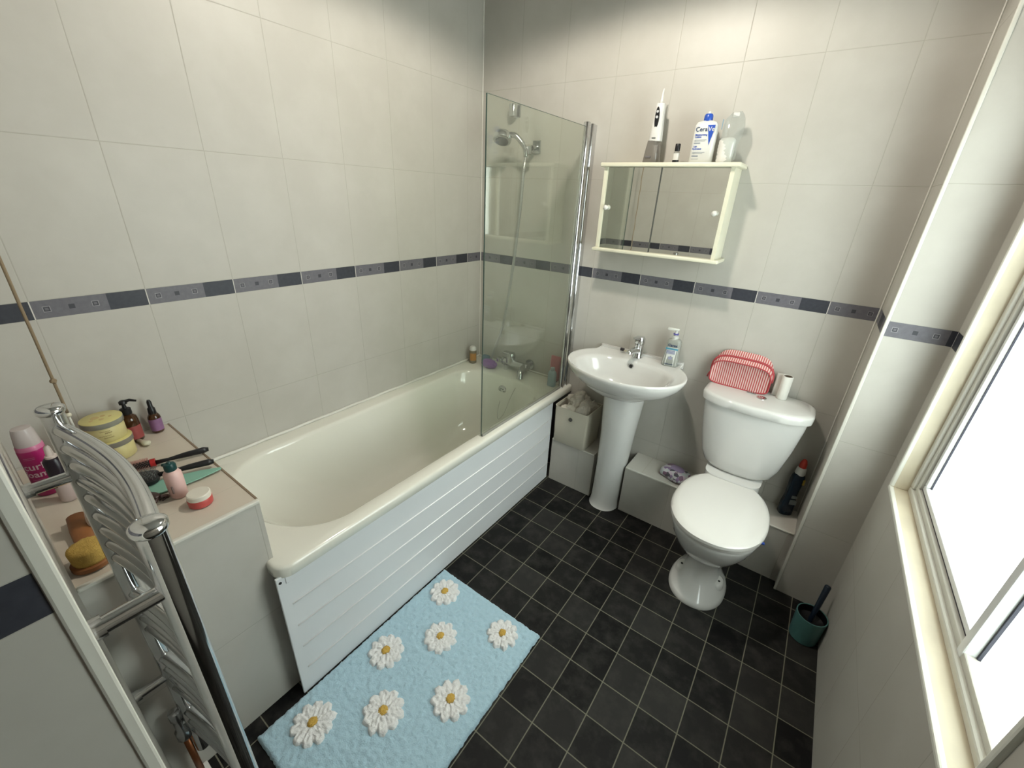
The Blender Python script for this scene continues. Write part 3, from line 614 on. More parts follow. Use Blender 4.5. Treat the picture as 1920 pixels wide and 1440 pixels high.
# ------------------------------------------------------------------ basket with cloths
bk = thing('storage_basket', 'cream canvas storage box with eyelet holes on the ledge by the bath', 'storage box', (0.806, -0.100, LZ))
M['canvas'] = mat('cream_canvas', (0.72, 0.67, 0.55), 0.9, bump=0.5, bscale=400, var=0.05)
BW, BD, BH = 0.100, 0.092, 0.232
b = nb()
def brect(z, w, d, t): return rrect(-w + t, w - t, -d + t, d - t, z, (0.012,) * 4, 48)
rr = []
for z, w, d in ((0.0, 0.094, 0.086), (0.004, 0.097, 0.089), (0.12, 0.099, 0.091), (0.212, 0.101, 0.091)):
    rr.append(brect(z, w, d, 0))
top = brect(0.224, 0.102, 0.092, 0); sag = lambda p: (p[0], p[1], p[2] - 0.018 * (1 - (abs(p[0]) / 0.102) ** 2) * (1 if abs(p[1]) > 0.08 else 0.3))
rr.append([sag(p) for p in top]); rr.append([sag(p) for p in brect(0.224, 0.102, 0.092, 0.004)])
rr += [brect(0.12, 0.099, 0.091, 0.004), brect(0.006, 0.097, 0.089, 0.004)]
loft(b, rr, True, True); obj('box', b, M['canvas'], bk, autos=50)
b = nb(); loft(b, [[(0.0 + r * math.cos(2 * PI * k / 20), y, 0.165 + r * math.sin(2 * PI * k / 20)) for k in range(20)] for r, y in ((0.011, -0.091), (0.011, -0.0945), (0.007, -0.095), (0.007, -0.0935))], False, True); obj('eyelet', b, mat('dark_metal_eyelet', (0.10, 0.095, 0.09), 0.4, metal=0.6), bk)
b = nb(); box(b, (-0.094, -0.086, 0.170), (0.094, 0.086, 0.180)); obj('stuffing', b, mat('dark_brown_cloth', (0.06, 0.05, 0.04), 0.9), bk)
def cloth_blob(name, lab, c, s, seed, m, rot=0):
    b = nb(); bmesh.ops.create_icosphere(b, subdivisions=5, radius=1.0)
    for v in b.verts:
        p = v.co.copy(); n_ = p.normalized()
        f = noise.noise(p * 1.6 + Vector((seed, 0, 0))) * 0.30
        rdg = 1 - abs(noise.noise(Vector((p.x * 2.2 + seed, p.y * 3.4, p.z * 1.2 + seed)))) * 2
        rdg2 = 1 - abs(noise.noise(Vector((p.x * 5 + seed, p.y * 3, p.z * 4)))) * 2
        d = 1 + f + 0.22 * rdg + 0.10 * rdg2 - 0.12
        v.co = Vector((n_.x * d * s[0], n_.y * d * s[1], n_.z * d * s[2]))
    bmesh.ops.rotate(b, cent=(0, 0, 0), matrix=Matrix.Rotation(rot, 3, 'Z'), verts=b.verts)
    o = obj(name, b, m, None, smooth=True); o.location = c; tag(o, lab, 'cloth', 'cloths in the canvas storage box'); return o
M['cloth1'] = mat('oatmeal_towelling', (0.70, 0.64, 0.55), 0.95, bump=0.8, bscale=350, sheen=0.3)
M['cloth2'] = mat('cream_towelling', (0.80, 0.74, 0.64), 0.95, bump=0.8, bscale=350, sheen=0.3)
cloth_blob('face_cloth', 'crumpled oatmeal cloth bulging highest out of the canvas box', (0.795, -0.080, LZ + 0.214), (0.064, 0.058, 0.060), 3.1, M['cloth1'], 0.6)
cloth_blob('face_cloth', 'crumpled greige cloth at the right side of the canvas box', (0.860, -0.105, LZ + 0.204), (0.030, 0.060, 0.056), 8.3, M['cloth1'], -0.5)
cloth_blob('face_cloth', 'pale cream cloth lying flat at the front of the canvas box', (0.775, -0.146, LZ + 0.188), (0.060, 0.030, 0.032), 5.5, M['cloth2'], 0.2)

# ------------------------------------------------------------------ toilet
TX = 1.612
wc = thing('toilet', 'white close-coupled toilet with closed lid beside the boxed-in pipe', 'toilet', (TX, 0, 0))
def dshape(z, w, y0, y1, bulge, n=64, r=0.03):   # flat back at y1, bowed front at y0
    out = []
    for i in range(n):
        t = 2 * PI * i / n; c, s = math.cos(t), math.sin(t)
        x = w * math.copysign(abs(c) ** 0.42, c); ys = math.copysign(abs(s) ** 0.42, s)
        yc, h = (y0 + y1) / 2, (y1 - y0) / 2; y = yc + h * ys
        if ys < 0: y -= bulge * (1 - (x / w) ** 2) * abs(ys) - bulge * 0.5 * abs(ys)
        out.append((x, y, z))
    return out
b = nb(); loft(b, [dshape(z, w, y0, -0.030, bl) for z, w, y0, bl in ((0.452, 0.105, -0.165, 0.02), (0.458, 0.122, -0.180, 0.025), (0.475, 0.138, -0.188, 0.028), (0.52, 0.156, -0.192, 0.030), (0.62, 0.176, -0.196, 0.032), (0.72, 0.190, -0.200, 0.034), (0.765, 0.194, -0.202, 0.035))]); cis = obj('cistern', b, M['ceramic'], wc, autos=60)
b = nb(); loft(b, [dshape(z, w, y0, -0.012, 0.038) for z, w, y0 in ((0.762, 0.198, -0.206), (0.765, 0.205, -0.212), (0.792, 0.207, -0.214), (0.799, 0.203, -0.210), (0.802, 0.190, -0.198))]); obj('cistern_lid', b, M['ceramic'], wc, autos=60)
b = nb(); lathe(b, [(0.019, 0.801), (0.019, 0.805), (0.015, 0.8065)], 24, cx=0.012, cy=-0.105); obj('flush_button', b, M['chrome'], wc, autos=40)
def egg(z, w, yf, yb, n=64, e=2.15, x0=0):
    yc = yb - (yb - yf) * 0.53; out = []
    for i in range(n):
        t = 2 * PI * i / n; c, s = math.cos(t), math.sin(t)
        h = (yb - yc) if s > 0 else (yc - yf)
        ee = 2.35 if s > 0 else e
        out.append((x0 + w * math.copysign(abs(c) ** (2 / ee), c), yc + h * math.copysign(abs(s) ** (2 / ee), s), z))
    return out
rg = [egg(0.0, 0.114, -0.556, -0.25), egg(0.010, 0.114, -0.556, -0.25), egg(0.022, 0.106, -0.545, -0.25), egg(0.06, 0.072, -0.485, -0.26), egg(0.11, 0.060, -0.455, -0.26), egg(0.16, 0.068, -0.465, -0.24), egg(0.21, 0.098, -0.52, -0.21), egg(0.27, 0.133, -0.585, -0.19), egg(0.33, 0.157, -0.622, -0.185), egg(0.375, 0.166, -0.636, -0.185), egg(0.392, 0.168, -0.640, -0.185), egg(0.398, 0.163, -0.635, -0.19), egg(0.396, 0.12, -0.58, -0.25), egg(0.34, 0.11, -0.56, -0.26)]
b = nb(); loft(b, rg, True, True); bw = obj('bowl', b, M['ceramic'], wc, autos=60)
b = nb(); loft(b, [sup(0, -0.16, z, a, 0.085, 4, 32) for z, a in ((0.27, 0.085), (0.33, 0.10), (0.39, 0.112), (0.452, 0.112))]); box(b, (-0.07, -0.33, 0.03), (0.07, -0.184, 0.33), 0.03, 3); obj('neck', b, M['ceramic'], wc, autos=60)
for sx in (-1, 1):
    b = nb(); R2 = Matrix.Rotation(sx * 0.0, 3, 'Z'); yc = -0.42
    loft(b, [sup(sx * 0.074, -0.40, z, a, a * 1.7, 2.2, 20) for z, a in ((0.015, 0.026), (0.050, 0.024), (0.060, 0.016))]); ear = obj('foot_lug', b, M['ceramic'], bw, autos=60)
    b = nb(); lathe(b, [(0.005, 0.058), (0.005, 0.0615)], 12, cx=sx * 0.078, cy=-0.405); obj('screw_hole', b, M['hole'], bw)
b = nb(); loft(b, [egg(z, w, yf, -0.203) for z, w, yf in ((0.400, 0.166, -0.640), (0.403, 0.171, -0.648), (0.414, 0.172, -0.649), (0.418, 0.168, -0.645))]); obj('seat', b, M['seat'], wc, autos=50)
b = nb(); loft(b, [egg(z, w, yf, -0.200) for z, w, yf in ((0.4195, 0.170, -0.648), (0.422, 0.174, -0.660), (0.434, 0.174, -0.660), (0.441, 0.168, -0.646), (0.4445, 0.150, -0.62), (0.446, 0.11, -0.57), (0.447, 0.05, -0.50))]); obj('lid', b, M['seat'], wc, autos=50)
for sx in (-0.075, 0.075):
    b = nb(); tube(b, [(sx - 0.02, -0.196, 0.425), (sx + 0.02, -0.196, 0.425)], 0.012, 14); obj('hinge', b, M['seat'], wc, autos=50)
b = nb(); box(b, (0.164, -0.500, 0.3985), (0.1745, -0.488, 0.4035), 0.001, rot=Matrix.Rotation(0.2, 3, 'Z')); obj('blue_tab', b, M['blue'], wc)

# on the cistern lid
LD = 0.802
M['stripe'] = stripe_mat('red_white_stripes', (0.42, 0.060, 0.065), (0.66, 0.50, 0.46), 0, 0.0088, 0.52)
M['redtrim'] = mat('red_piping', (0.48, 0.07, 0.08), 0.7)
bag = thing('wash_bag', 'red and white striped wash bag standing on the toilet cistern', 'bag', (1.520, -0.022, LD + 0.001), rz=math.radians(-0.5))
def bagout(y, h, w, n=48):
    out = []
    for i in range(n):
        t = 2 * PI * i / n; c, s = math.cos(t), math.sin(t)
        x = w * math.copysign(abs(c) ** 0.5, c)
        zz = (h * 0.40) + (h * 0.60 * abs(s) ** 0.62 if s > 0 else -h * 0.40 * abs(s) ** 0.28)
        out.append((x, y, zz))
    return out
b = nb(); loft(b, [bagout(y, h, w) for y, h, w in ((-0.040, 0.110, 0.112), (-0.044, 0.112, 0.117), (-0.042, 0.114, 0.119), (-0.020, 0.128, 0.119), (0.0, 0.146, 0.117), (0.010, 0.152, 0.112), (0.014, 0.148, 0.105))]); bb_ = obj('pouch', b, M['stripe'], bag, autos=60)
b = nb(); p = bagout(-0.0445, 0.112, 0.1175); tube(b, p + [p[0]], 0.0028, 8, False); obj('piping', b, M['redtrim'], bag, smooth=True)
b = nb(); p = bagout(-0.020, 0.130, 0.1205); tube(b, [q for q in p[:25]], 0.0050, 8); obj('zip', b, M['redtrim'], bag, smooth=True)
b = nb(); tube(b, [(-0.120, -0.022, 0.045), (-0.126, -0.030, 0.028), (-0.128, -0.034, 0.016)], 0.003, 8); obj('zip_pull', b, M['redtrim'], bag, smooth=True)
b = nb(); box(b, (0.045, -0.062, 0.0), (0.080, -0.048, 0.004), 0.0015); obj('zip_slider', b, M['chrome_dull'], bag)
def roll(name, lab, x, y, r, h, ri, core):
    t = thing(name, lab, 'toilet roll', (x, y, LD), group=None)
    b = nb(); loft(b, [circ((0, 0, z), r_, 32) for r_, z in ((ri, 0.001), (r - 0.001, 0.001), (r, 0.003), (r, h - 0.002), (r - 0.0015, h), (ri, h), (ri, h * 0.4))], False, False); obj('paper', b, mat('white_tissue', (0.84, 0.82, 0.76), 0.9, bump=0.3, bscale=200), t, autos=50)
    b = nb(); loft(b, [circ((0, 0, z), r_, 24) for r_, z in ((ri - 0.0003, h - 0.001), (ri - 0.001, h - 0.001), (ri - 0.001, 0.002))], False, True); obj('core', b, core, t, autos=50)
    return t
M['card'] = mat('brown_cardboard', (0.16, 0.12, 0.085), 0.85)
roll('toilet_roll', 'nearly used white toilet roll standing on the cistern, brown core showing', 1.690, -0.052, 0.0195, 0.102, 0.0165, M['card'])
b = nb(); loft(b, [sup(0, 0, z, 0.017, 0.006, 3, 20) for z in (0, 0.098)]); o = obj('paper_sheet', b, mat('white_sheet', (0.80, 0.78, 0.72), 0.9)); o.location = (1.668, -0.030, LD + 0.001); tag(o, 'folded white paper standing between toilet roll and striped bag', 'paper')

# on the ledge
wp = thing('wet_wipes_pack', 'small purple and white patterned wipes pack on the ledge by the toilet', 'wipes', (1.366, -0.098, LZ + 0.001), rz=math.radians(-18))
b = nb(); loft(b, [sup(0, 0, z, a, bb, 4.5, 40) for z, a, bb in ((0.003, 0.060, 0.044), (0.010, 0.066, 0.050), (0.030, 0.064, 0.049), (0.042, 0.054, 0.040), (0.045, 0.034, 0.024))]); crumple(b, 0.006, 26, 5); obj('pack', b, blotch_mat('purple_white_print', [(0.60, 0.58, 0.60), (0.22, 0.12, 0.19), (0.50, 0.55, 0.56), (0.28, 0.19, 0.33), (0.10, 0.09, 0.11), (0.60, 0.50, 0.57)], 62), wp, smooth=True)
b = nb(); loft(b, [sup(0.004, 0.008, z, a, a * 0.72, 2.4, 28) for z, a in ((0.044, 0.034), (0.0485, 0.034), (0.050, 0.030))]); obj('flap', b, mat('lilac_plastic', (0.42, 0.32, 0.50), 0.35), wp, autos=50)
b = nb(); loft(b, [sup(s * 0.060, 0, 0.014, a, 0.038, 5, 20) for s, a in ((1, 0.006),)] + [sup(0.060, 0, 0.017, 0.006, 0.038, 5, 20)]); crumple(b, 0.004, 30, 2); obj('end_seal', b, mat('dark_foil_edge', (0.22, 0.20, 0.16), 0.5), wp, smooth=True)

bl = thing('cleaner_bottle', 'dark navy toilet cleaner bottle with white neck and red cap', 'bottle', (1.842, -0.045, LZ + 0.001), rz=math.radians(25))
M['navy'] = mat('navy_plastic', (0.006, 0.022, 0.045), 0.25)
b = nb(); loft(b, [sup(x, 0, z, a, bb, 3, 28) for z, a, bb, x in ((0, 0.025, 0.020, 0), (0.004, 0.028, 0.023, 0), (0.06, 0.027, 0.022, 0), (0.10, 0.022, 0.020, 0), (0.14, 0.023, 0.020, 0.001), (0.175, 0.025, 0.020, 0.002), (0.20, 0.024, 0.019, 0.003), (0.215, 0.018, 0.016, 0.004))]); bbo = obj('body', b, M['navy'], bl, autos=60)
b = nb(); lathe(b, [(0.0185, 0.210), (0.0195, 0.214), (0.018, 0.240), (0.015, 0.246)], 24, cx=0.004); obj('neck', b, M['white'], bl, autos=50)
b = nb(); lathe(b, [(0.014, 0.244), (0.0145, 0.248), (0.0135, 0.266), (0.008, 0.282), (0.003, 0.286)], 20, cx=0.004); obj('cap', b, mat('red_cap', (0.62, 0.05, 0.03), 0.4), bl, autos=50)
M['patch'] = mat('grey_green_label', (0.26, 0.30, 0.30), 0.5)
obj('label_patch', box(nb(), (-0.006, -0.0236, 0.062), (0.022, -0.0214, 0.086)), M['patch'], bbo); obj('label_patch', box(nb(), (-0.004, -0.0226, 0.094), (0.018, -0.0200, 0.108)), M['patch'], bbo)
b = nb(); box(b, (0.017, -0.0185, 0.165), (0.0275, -0.010, 0.192), 0.002); obj('yellow_mark', b, mat('yellow_print', (0.55, 0.38, 0.05), 0.5), bbo)

# ------------------------------------------------------------------ toilet brush
br = thing('toilet_brush', 'teal toilet brush pot with dark handle on the floor by the boxing', 'toilet brush', (2.012, -0.412, 0))
M['teal'] = mat('teal_plastic', (0.085, 0.215, 0.205), 0.45)
b = nb(); lathe(b, [(0.043, 0.001), (0.047, 0.004), (0.0515, 0.118), (0.0515, 0.121), (0.048, 0.121), (0.045, 0.02)], 36); b.faces.ensure_lookup_table(); obj('pot', b, M['teal'], br, autos=50)
b = nb(); lathe(b, [(0.0478, 0.119), (0.046, 0.090), (0.03, 0.080)], 36, cap0=False); obj('liner', b, mat('black_liner', (0.006, 0.006, 0.007), 0.4), br, autos=50)
b = nb(); tube(b, [(0, 0, 0.05), (0.004, 0.016, 0.10), (0.010, 0.034, 0.15), (0.018, 0.062, 0.225), (0.0185, 0.0635, 0.2290)], [0.008, 0.008, 0.0095, 0.011, 0.008], 16); obj('handle', b, mat('dark_blue_plastic', (0.008, 0.018, 0.035), 0.35), br, autos=60)

# ------------------------------------------------------------------ bath mat
RX0, RX1, RY0, RY1 = 0.694, 1.196, -1.848, -1.052
rug = thing('bath_mat', 'pale blue tufted bath mat with white daisies beside the bath', 'bath mat', ((RX0 + RX1) / 2, (RY0 + RY1) / 2, 0))
rw, rl = (RX1 - RX0) / 2, (RY1 - RY0) / 2
b = nb(); nx, ny = 128, 200; st = []
for j in range(ny + 1):
    row = []
    for i in range(nx + 1):
        x = -rw + 2 * rw * i / nx; y = -rl + 2 * rl * j / ny
        e = min(i, nx - i, j, ny - j)
        z = 0.016 + 0.0035 * noise.noise(Vector((x * 60, y * 60, 0))) + 0.0035 * noise.noise(Vector((x * 170, y * 170, 5)))
        z *= (0.15, 0.75, 0.95)[min(e, 2)] if e < 3 else 1
        jx = 0.003 * noise.noise(Vector((x * 90, y * 90, 9))); jy = 0.003 * noise.noise(Vector((x * 90, y * 90, 19)))
        row.append(b.verts.new((x + jx, y + jy, max(0.001, z))))
    st.append(row)
for j in range(ny):
    for i in range(nx): b.faces.new((st[j][i], st[j][i + 1], st[j + 1][i + 1], st[j + 1][i]))
M['rug'] = mat('pale_blue_cotton', (0.50, 0.72, 0.84), 0.95, bump=1.0, bscale=260, var=0.10, vscale=90, sheen=0.3)
pile = obj('pile', b, M['rug'], rug, smooth=True)
M['petal'] = mat('white_tufts', (1.0, 1.0, 0.99), 0.95, bump=1.0, bscale=320, var=0.06, vscale=120, sheen=0.2)
M['yolk'] = mat('yellow_tufts', (0.72, 0.46, 0.10), 0.95, bump=1.0, bscale=320, var=0.1, vscale=120)
def daisy(cx, cy, R, ph, seed):
    b = nb(); rnd = random.Random(seed); K = 10
    nr, na = 16, 110
    ctr = b.verts.new((cx, cy, 0.023)); prev = None
    for k in range(1, nr + 1):
        row = []
        f = k / nr
        for a_ in range(na):
            t = 2 * PI * a_ / na
            lob = abs(math.cos(K * t / 2 + ph)) ** 0.55
            Rm = R * (0.74 + 0.26 * lob) * (1 + 0.06 * noise.noise(Vector((math.cos(t) * 5, math.sin(t) * 5, seed))))
            r = Rm * f
            x, y = cx + r * math.cos(t), cy + r * math.sin(t)
            z = 0.0265 + 0.0035 * (lob - 0.6) * min(1, f * 2) + 0.006 * noise.noise(Vector((x * 110, y * 110, 3))) + 0.003 * noise.noise(Vector((x * 260, y * 260, 8)))
            if k == nr: z = 0.013
            elif k == nr - 1: z -= 0.003
            row.append(b.verts.new((x + 0.003 * noise.noise(Vector((x * 150, y * 150, 1))), y + 0.003 * noise.noise(Vector((x * 150, y * 150, 2))), z)))
        for i in range(na):
            j = (i + 1) % na
            if prev is None: b.faces.new((ctr, row[i], row[j]))
            else: b.faces.new((prev[i], row[i], row[j], prev[j]))
        prev = row
    d = obj('daisy', b, M['petal'], rug, smooth=True)
    b = nb(); bmesh.ops.create_icosphere(b, subdivisions=4, radius=1.0)
    for v in b.verts:
        n_ = v.co.copy(); q = 1 + 0.25 * noise.noise(n_ * 3 + Vector((seed, 0, 0))) + 0.12 * noise.noise(n_ * 9)
        v.co = Vector((cx + n_.x * 0.0135 * q, cy + n_.y * 0.0145 * q, 0.0275 + n_.z * 0.005 * q))
    obj('daisy_centre', b, M['yolk'], d, smooth=True)
RCX, RCY = (RX0 + RX1) / 2, (RY0 + RY1) / 2
for i, (x, y, R) in enumerate(((0.785, -1.142, 0.063), (1.083, -1.140, 0.062), (0.908, -1.291, 0.064), (0.793, -1.448, 0.065), (1.086, -1.423, 0.066), (0.941, -1.577, 0.068), (0.796, -1.728, 0.067), (1.080, -1.728, 0.062))):
    daisy(x - RCX, y - RCY, R, i * 0.7, i * 3.3 + 1)

# ------------------------------------------------------------------ towel radiator
RFX, RFY, RNX, RNY, RT = 0.667, -1.953, 1.123, -1.946, 1.150
rad = thing('towel_radiator', 'chrome bow-front towel radiator fixed at the end of the tiled partition', 'radiator', ((RFX + RNX) / 2, -1.95, 0))
hx = (RNX - RFX) / 2
def rp(f): return (-hx + 2 * hx * f, -0.003 + 0.007 * f)   # along the rail
posts = []
for s, (x, y) in ((0, rp(0)), (1, rp(1))):
    b = nb(); tube(b, [(x, y, 0.12), (x, y, RT)], 0.0155, 28); po = obj('post', b, M['chrome'], rad, autos=50)
    b = nb(); lathe(b, [(0.0165, RT - 0.004), (0.0195, RT), (0.0195, RT + 0.007), (0.015, RT + 0.011), (0.004, RT + 0.012)], 28, cx=x, cy=y); obj('cap', b, M['chrome'], po, autos=50)
for g0, cnt in ((1.118, 5), (0.930, 4), (0.715, 4), (0.50, 4), (0.29, 3)):
    for k in range(cnt):
        z = g0 - 0.036 * k; pts = []
        for i in range(25):
            f = i / 24; x, y = rp(f); pts.append((x, y + 0.027 * math.sin(PI * f), z))
        b = nb(); tube(b, pts, 0.0124, 16); obj('rung', b, M['chrome'], rad, smooth=True)
for f, z in ((0.0, 1.02), (0.0, 0.43), (1.0, 1.055), (1.0, 0.40)):
    x, y = rp(f); b = nb(); tube(b, [(x, y, z), (x, JY + 1.95 + 0.012, z)], 0.0105, 18); tube(b, [(x, JY + 1.95 + 0.012, z), (x, JY + 1.95 + 0.0005, z)], 0.0135, 18); obj('wall_bracket', b, M['chrome'], rad, autos=50)
x, y = rp(0)
# valve tail beside the far post
va = (x - 0.004, y - 0.024)
b = nb(); tube(b, [(va[0], va[1], 0.19), (va[0] + 0.002, va[1], 0.0)], 0.0078, 14); obj('copper_pipe', b, mat('copper_pipe', (0.32, 0.12, 0.05), 0.35, metal=0.8), rad, smooth=True)
b = nb(); lathe(b, [(0.012, 0.19), (0.016, 0.195), (0.016, 0.225), (0.011, 0.232), (0.011, 0.27), (0.014, 0.275), (0.014, 0.30), (0.006, 0.305)], 14, cx=va[0], cy=va[1]); tube(b, [(va[0], va[1], 0.25), (x, y, 0.25)], 0.009, 12); obj('valve', b, M['chrome_dull'], rad, autos=40)
b = nb(); box(b, (x - 0.03, y - 0.05, 0), (x + 0.02, y - 0.005, 0.012), 0.003); obj('pipe_collar', b, M['white'], rad)

# ------------------------------------------------------------------ pull cord
cx_, cy_ = 0.30, -1.907
pc = thing('light_pull_cord', 'beige light pull cord with knot and small bead hanging on the left', 'pull cord', (cx_, cy_, 0.995))
M['cord'] = mat('beige_cord', (0.36, 0.27, 0.17), 0.9, bump=1.0, bscale=900)
b = nb(); tube(b, [(0.002 * math.sin(k), 0.0, 0.006 + (CEIL - 0.995 - 0.006) * k / 60) for k in range(61)], 0.0030, 8); obj('cord', b, M['cord'], pc, smooth=True)
b = nb(); bmesh.ops.create_icosphere(b, subdivisions=3, radius=0.0062); crumple(b, 0.002, 300); bmesh.ops.translate(b, vec=(0, 0, 0.09), verts=b.verts); obj('knot', b, M['cord'], pc, smooth=True)
b = nb(); bmesh.ops.create_icosphere(b, subdivisions=3, radius=0.0062); obj('bead', b, mat('cream_bead', (0.75, 0.70, 0.56), 0.3), pc, smooth=True)
b = nb(); tube(b, [(0, 0, -0.004), (0.001, 0, -0.035)], [0.002, 0.003], 8); obj('tail', b, mat('white_cord_end', (0.72, 0.70, 0.64), 0.8), pc, smooth=True)

# ------------------------------------------------------------------ things on the shelf
Z0 = SZ + 0.0015
M['amber'] = mat('amber_glass', (0.06, 0.022, 0.006), 0.08, coat=0.5)
M['yellow'] = mat('pale_yellow_plastic_lid', (0.74, 0.66, 0.27), 0.4)
t = thing('foam_bottle', 'tall magenta hair foam bottle with clear cap at the left of shelf', 'bottle', (0.182, -1.985, Z0), rz=math.radians(64))
M['pink'] = mat('magenta_plastic', (0.50, 0.020, 0.17), 0.3)
b = nb(); lathe(b, [(0.024, 0), (0.026, 0.003), (0.026, 0.128), (0.025, 0.134), (0.0235, 0.137)], 32); bo = obj('body', b, M['pink'], t, autos=40)
b = nb(); lathe(b, [(0.0255, 0.132), (0.025, 0.142), (0.020, 0.148)], 32); obj('collar', b, mat('pink_plastic', (0.68, 0.20, 0.36), 0.3), t, autos=40)
b = nb(); lathe(b, [(0.0235, 0.140), (0.0235, 0.150), (0.020, 0.182), (0.018, 0.190), (0.004, 0.192)], 28); obj('cap', b, mat('frosted_clear_cap', (0.82, 0.74, 0.72), 0.25, trans=0.3), t, autos=40)
M['wl'] = mat('white_lettering_pink', (0.85, 0.62, 0.70), 0.5); M['pp'] = mat('pale_pink_print', (0.62, 0.22, 0.36), 0.5)
b = nb(); text_bm(b, 'curl', 0.026, T(z=0.088), wrap=0.026, bold=0.0003); obj('lettering', b, M['wl'], bo)
b = nb(); text_bm(b, 'foam', 0.024, T(z=0.066), wrap=0.026, bold=0.0003); obj('lettering', b, M['wl'], bo)
for z_, w_ in ((0.110, 0.6), (0.114, 0.6), (0.050, 0.7), (0.045, 0.6), (0.040, 0.7), (0.035, 0.5)):
    b = nb(); loft(b, [[(rr_ * math.sin(a), -rr_ * math.cos(a), zz) for a in [-w_ / 1.5 + w_ * 1.33 * k / 8 for k in range(9)]] for rr_, zz in ((0.0262, z_), (0.0262, z_ + 0.0012))], False, False, closed=False); obj('fine_print', b, M['pp'], bo)

t = thing('serum_bottle', 'black bottle with pale pink nozzle cap behind the radiator post', 'bottle', (0.262, -1.962, Z0))
b = nb(); lathe(b, [(0.016, 0), (0.018, 0.003), (0.018, 0.07)], 24); obj('label_band', b, mat('pale_pink_label', (0.60, 0.48, 0.45), 0.5), t, autos=40)
b = nb(); lathe(b, [(0.0185, 0.0685), (0.0185, 0.118), (0.015, 0.125), (0.009, 0.127)], 24); obj('body', b, mat('black_purple_plastic', (0.012, 0.006, 0.014), 0.3), t, autos=40)
b = nb(); box(b, (0.000, -0.0195, 0.048), (0.014, -0.012, 0.054)); obj('label_mark', b, M['black'], t)
b = nb(); lathe(b, [(0.011, 0.126), (0.011, 0.132), (0.008, 0.134), (0.006, 0.155), (0.003, 0.160)], 18); obj('nozzle', b, mat('pink_white_plastic', (0.74, 0.62, 0.57), 0.4), t, autos=40)

t = thing('body_brush', 'wooden bath brush with round head of yellow bristles on the shelf', 'brush', (0.575, -1.985, Z0), rz=math.radians(176))
M['wood'] = mat('orange_brown_wood', (0.30, 0.115, 0.035), 0.5, var=0.2, vscale=30)
b = nb(); loft(b, [sup(0, 0, z, a, a, 2, 36) for z, a in ((0.0, 0.030), (0.003, 0.034), (0.012, 0.034), (0.014, 0.031))]); obj('head', b, M['wood'], t, autos=50)
b = nb(); tube(b, [(0.028, 0, 0.010), (0.07, 0, 0.014), (0.13, 0, 0.020), (0.19, 0, 0.024)], [0.016, 0.017, 0.019, 0.018], 18); bmesh.ops.scale(b, vec=(1, 1, 0.6), verts=b.verts); obj('handle', b, M['wood'], t, smooth=True)
b = nb(); loft(b, [circ((0, 0, z), r, 44) for z, r in ((0.013, 0.027), (0.020, 0.029), (0.045, 0.031), (0.050, 0.029), (0.052, 0.022), (0.053, 0.010))]); 
for v in b.verts:
    if v.co.z > 0.04: v.co.z += 0.003 * noise.noise(v.co * 200); 
crumple(b, 0.0012, 400)
obj('bristles', b, mat('ochre_bristles', (0.58, 0.38, 0.09), 0.9, bump=1.0, bscale=500, var=0.3, vscale=160), t, smooth=True)

t = thing('clear_tube', 'clear and white upright tube behind the wooden brush', 'tube', (0.448, -1.948, Z0))
b = nb(); loft(b, [sup(0, 0, z, a, bb, 2.2, 24) for z, a, bb in ((0.0, 0.014, 0.014), (0.030, 0.017, 0.015), (0.085, 0.019, 0.008), (0.10, 0.019, 0.002))]); obj('body', b, mat('pinkish_white_tube', (0.66, 0.56, 0.52), 0.35), t, autos=60)
b = nb(); lathe(b, [(0.0145, 0.0), (0.015, 0.018)], 20); obj('cap', b, mat('dark_red_cap', (0.28, 0.03, 0.02), 0.4), t, autos=40)

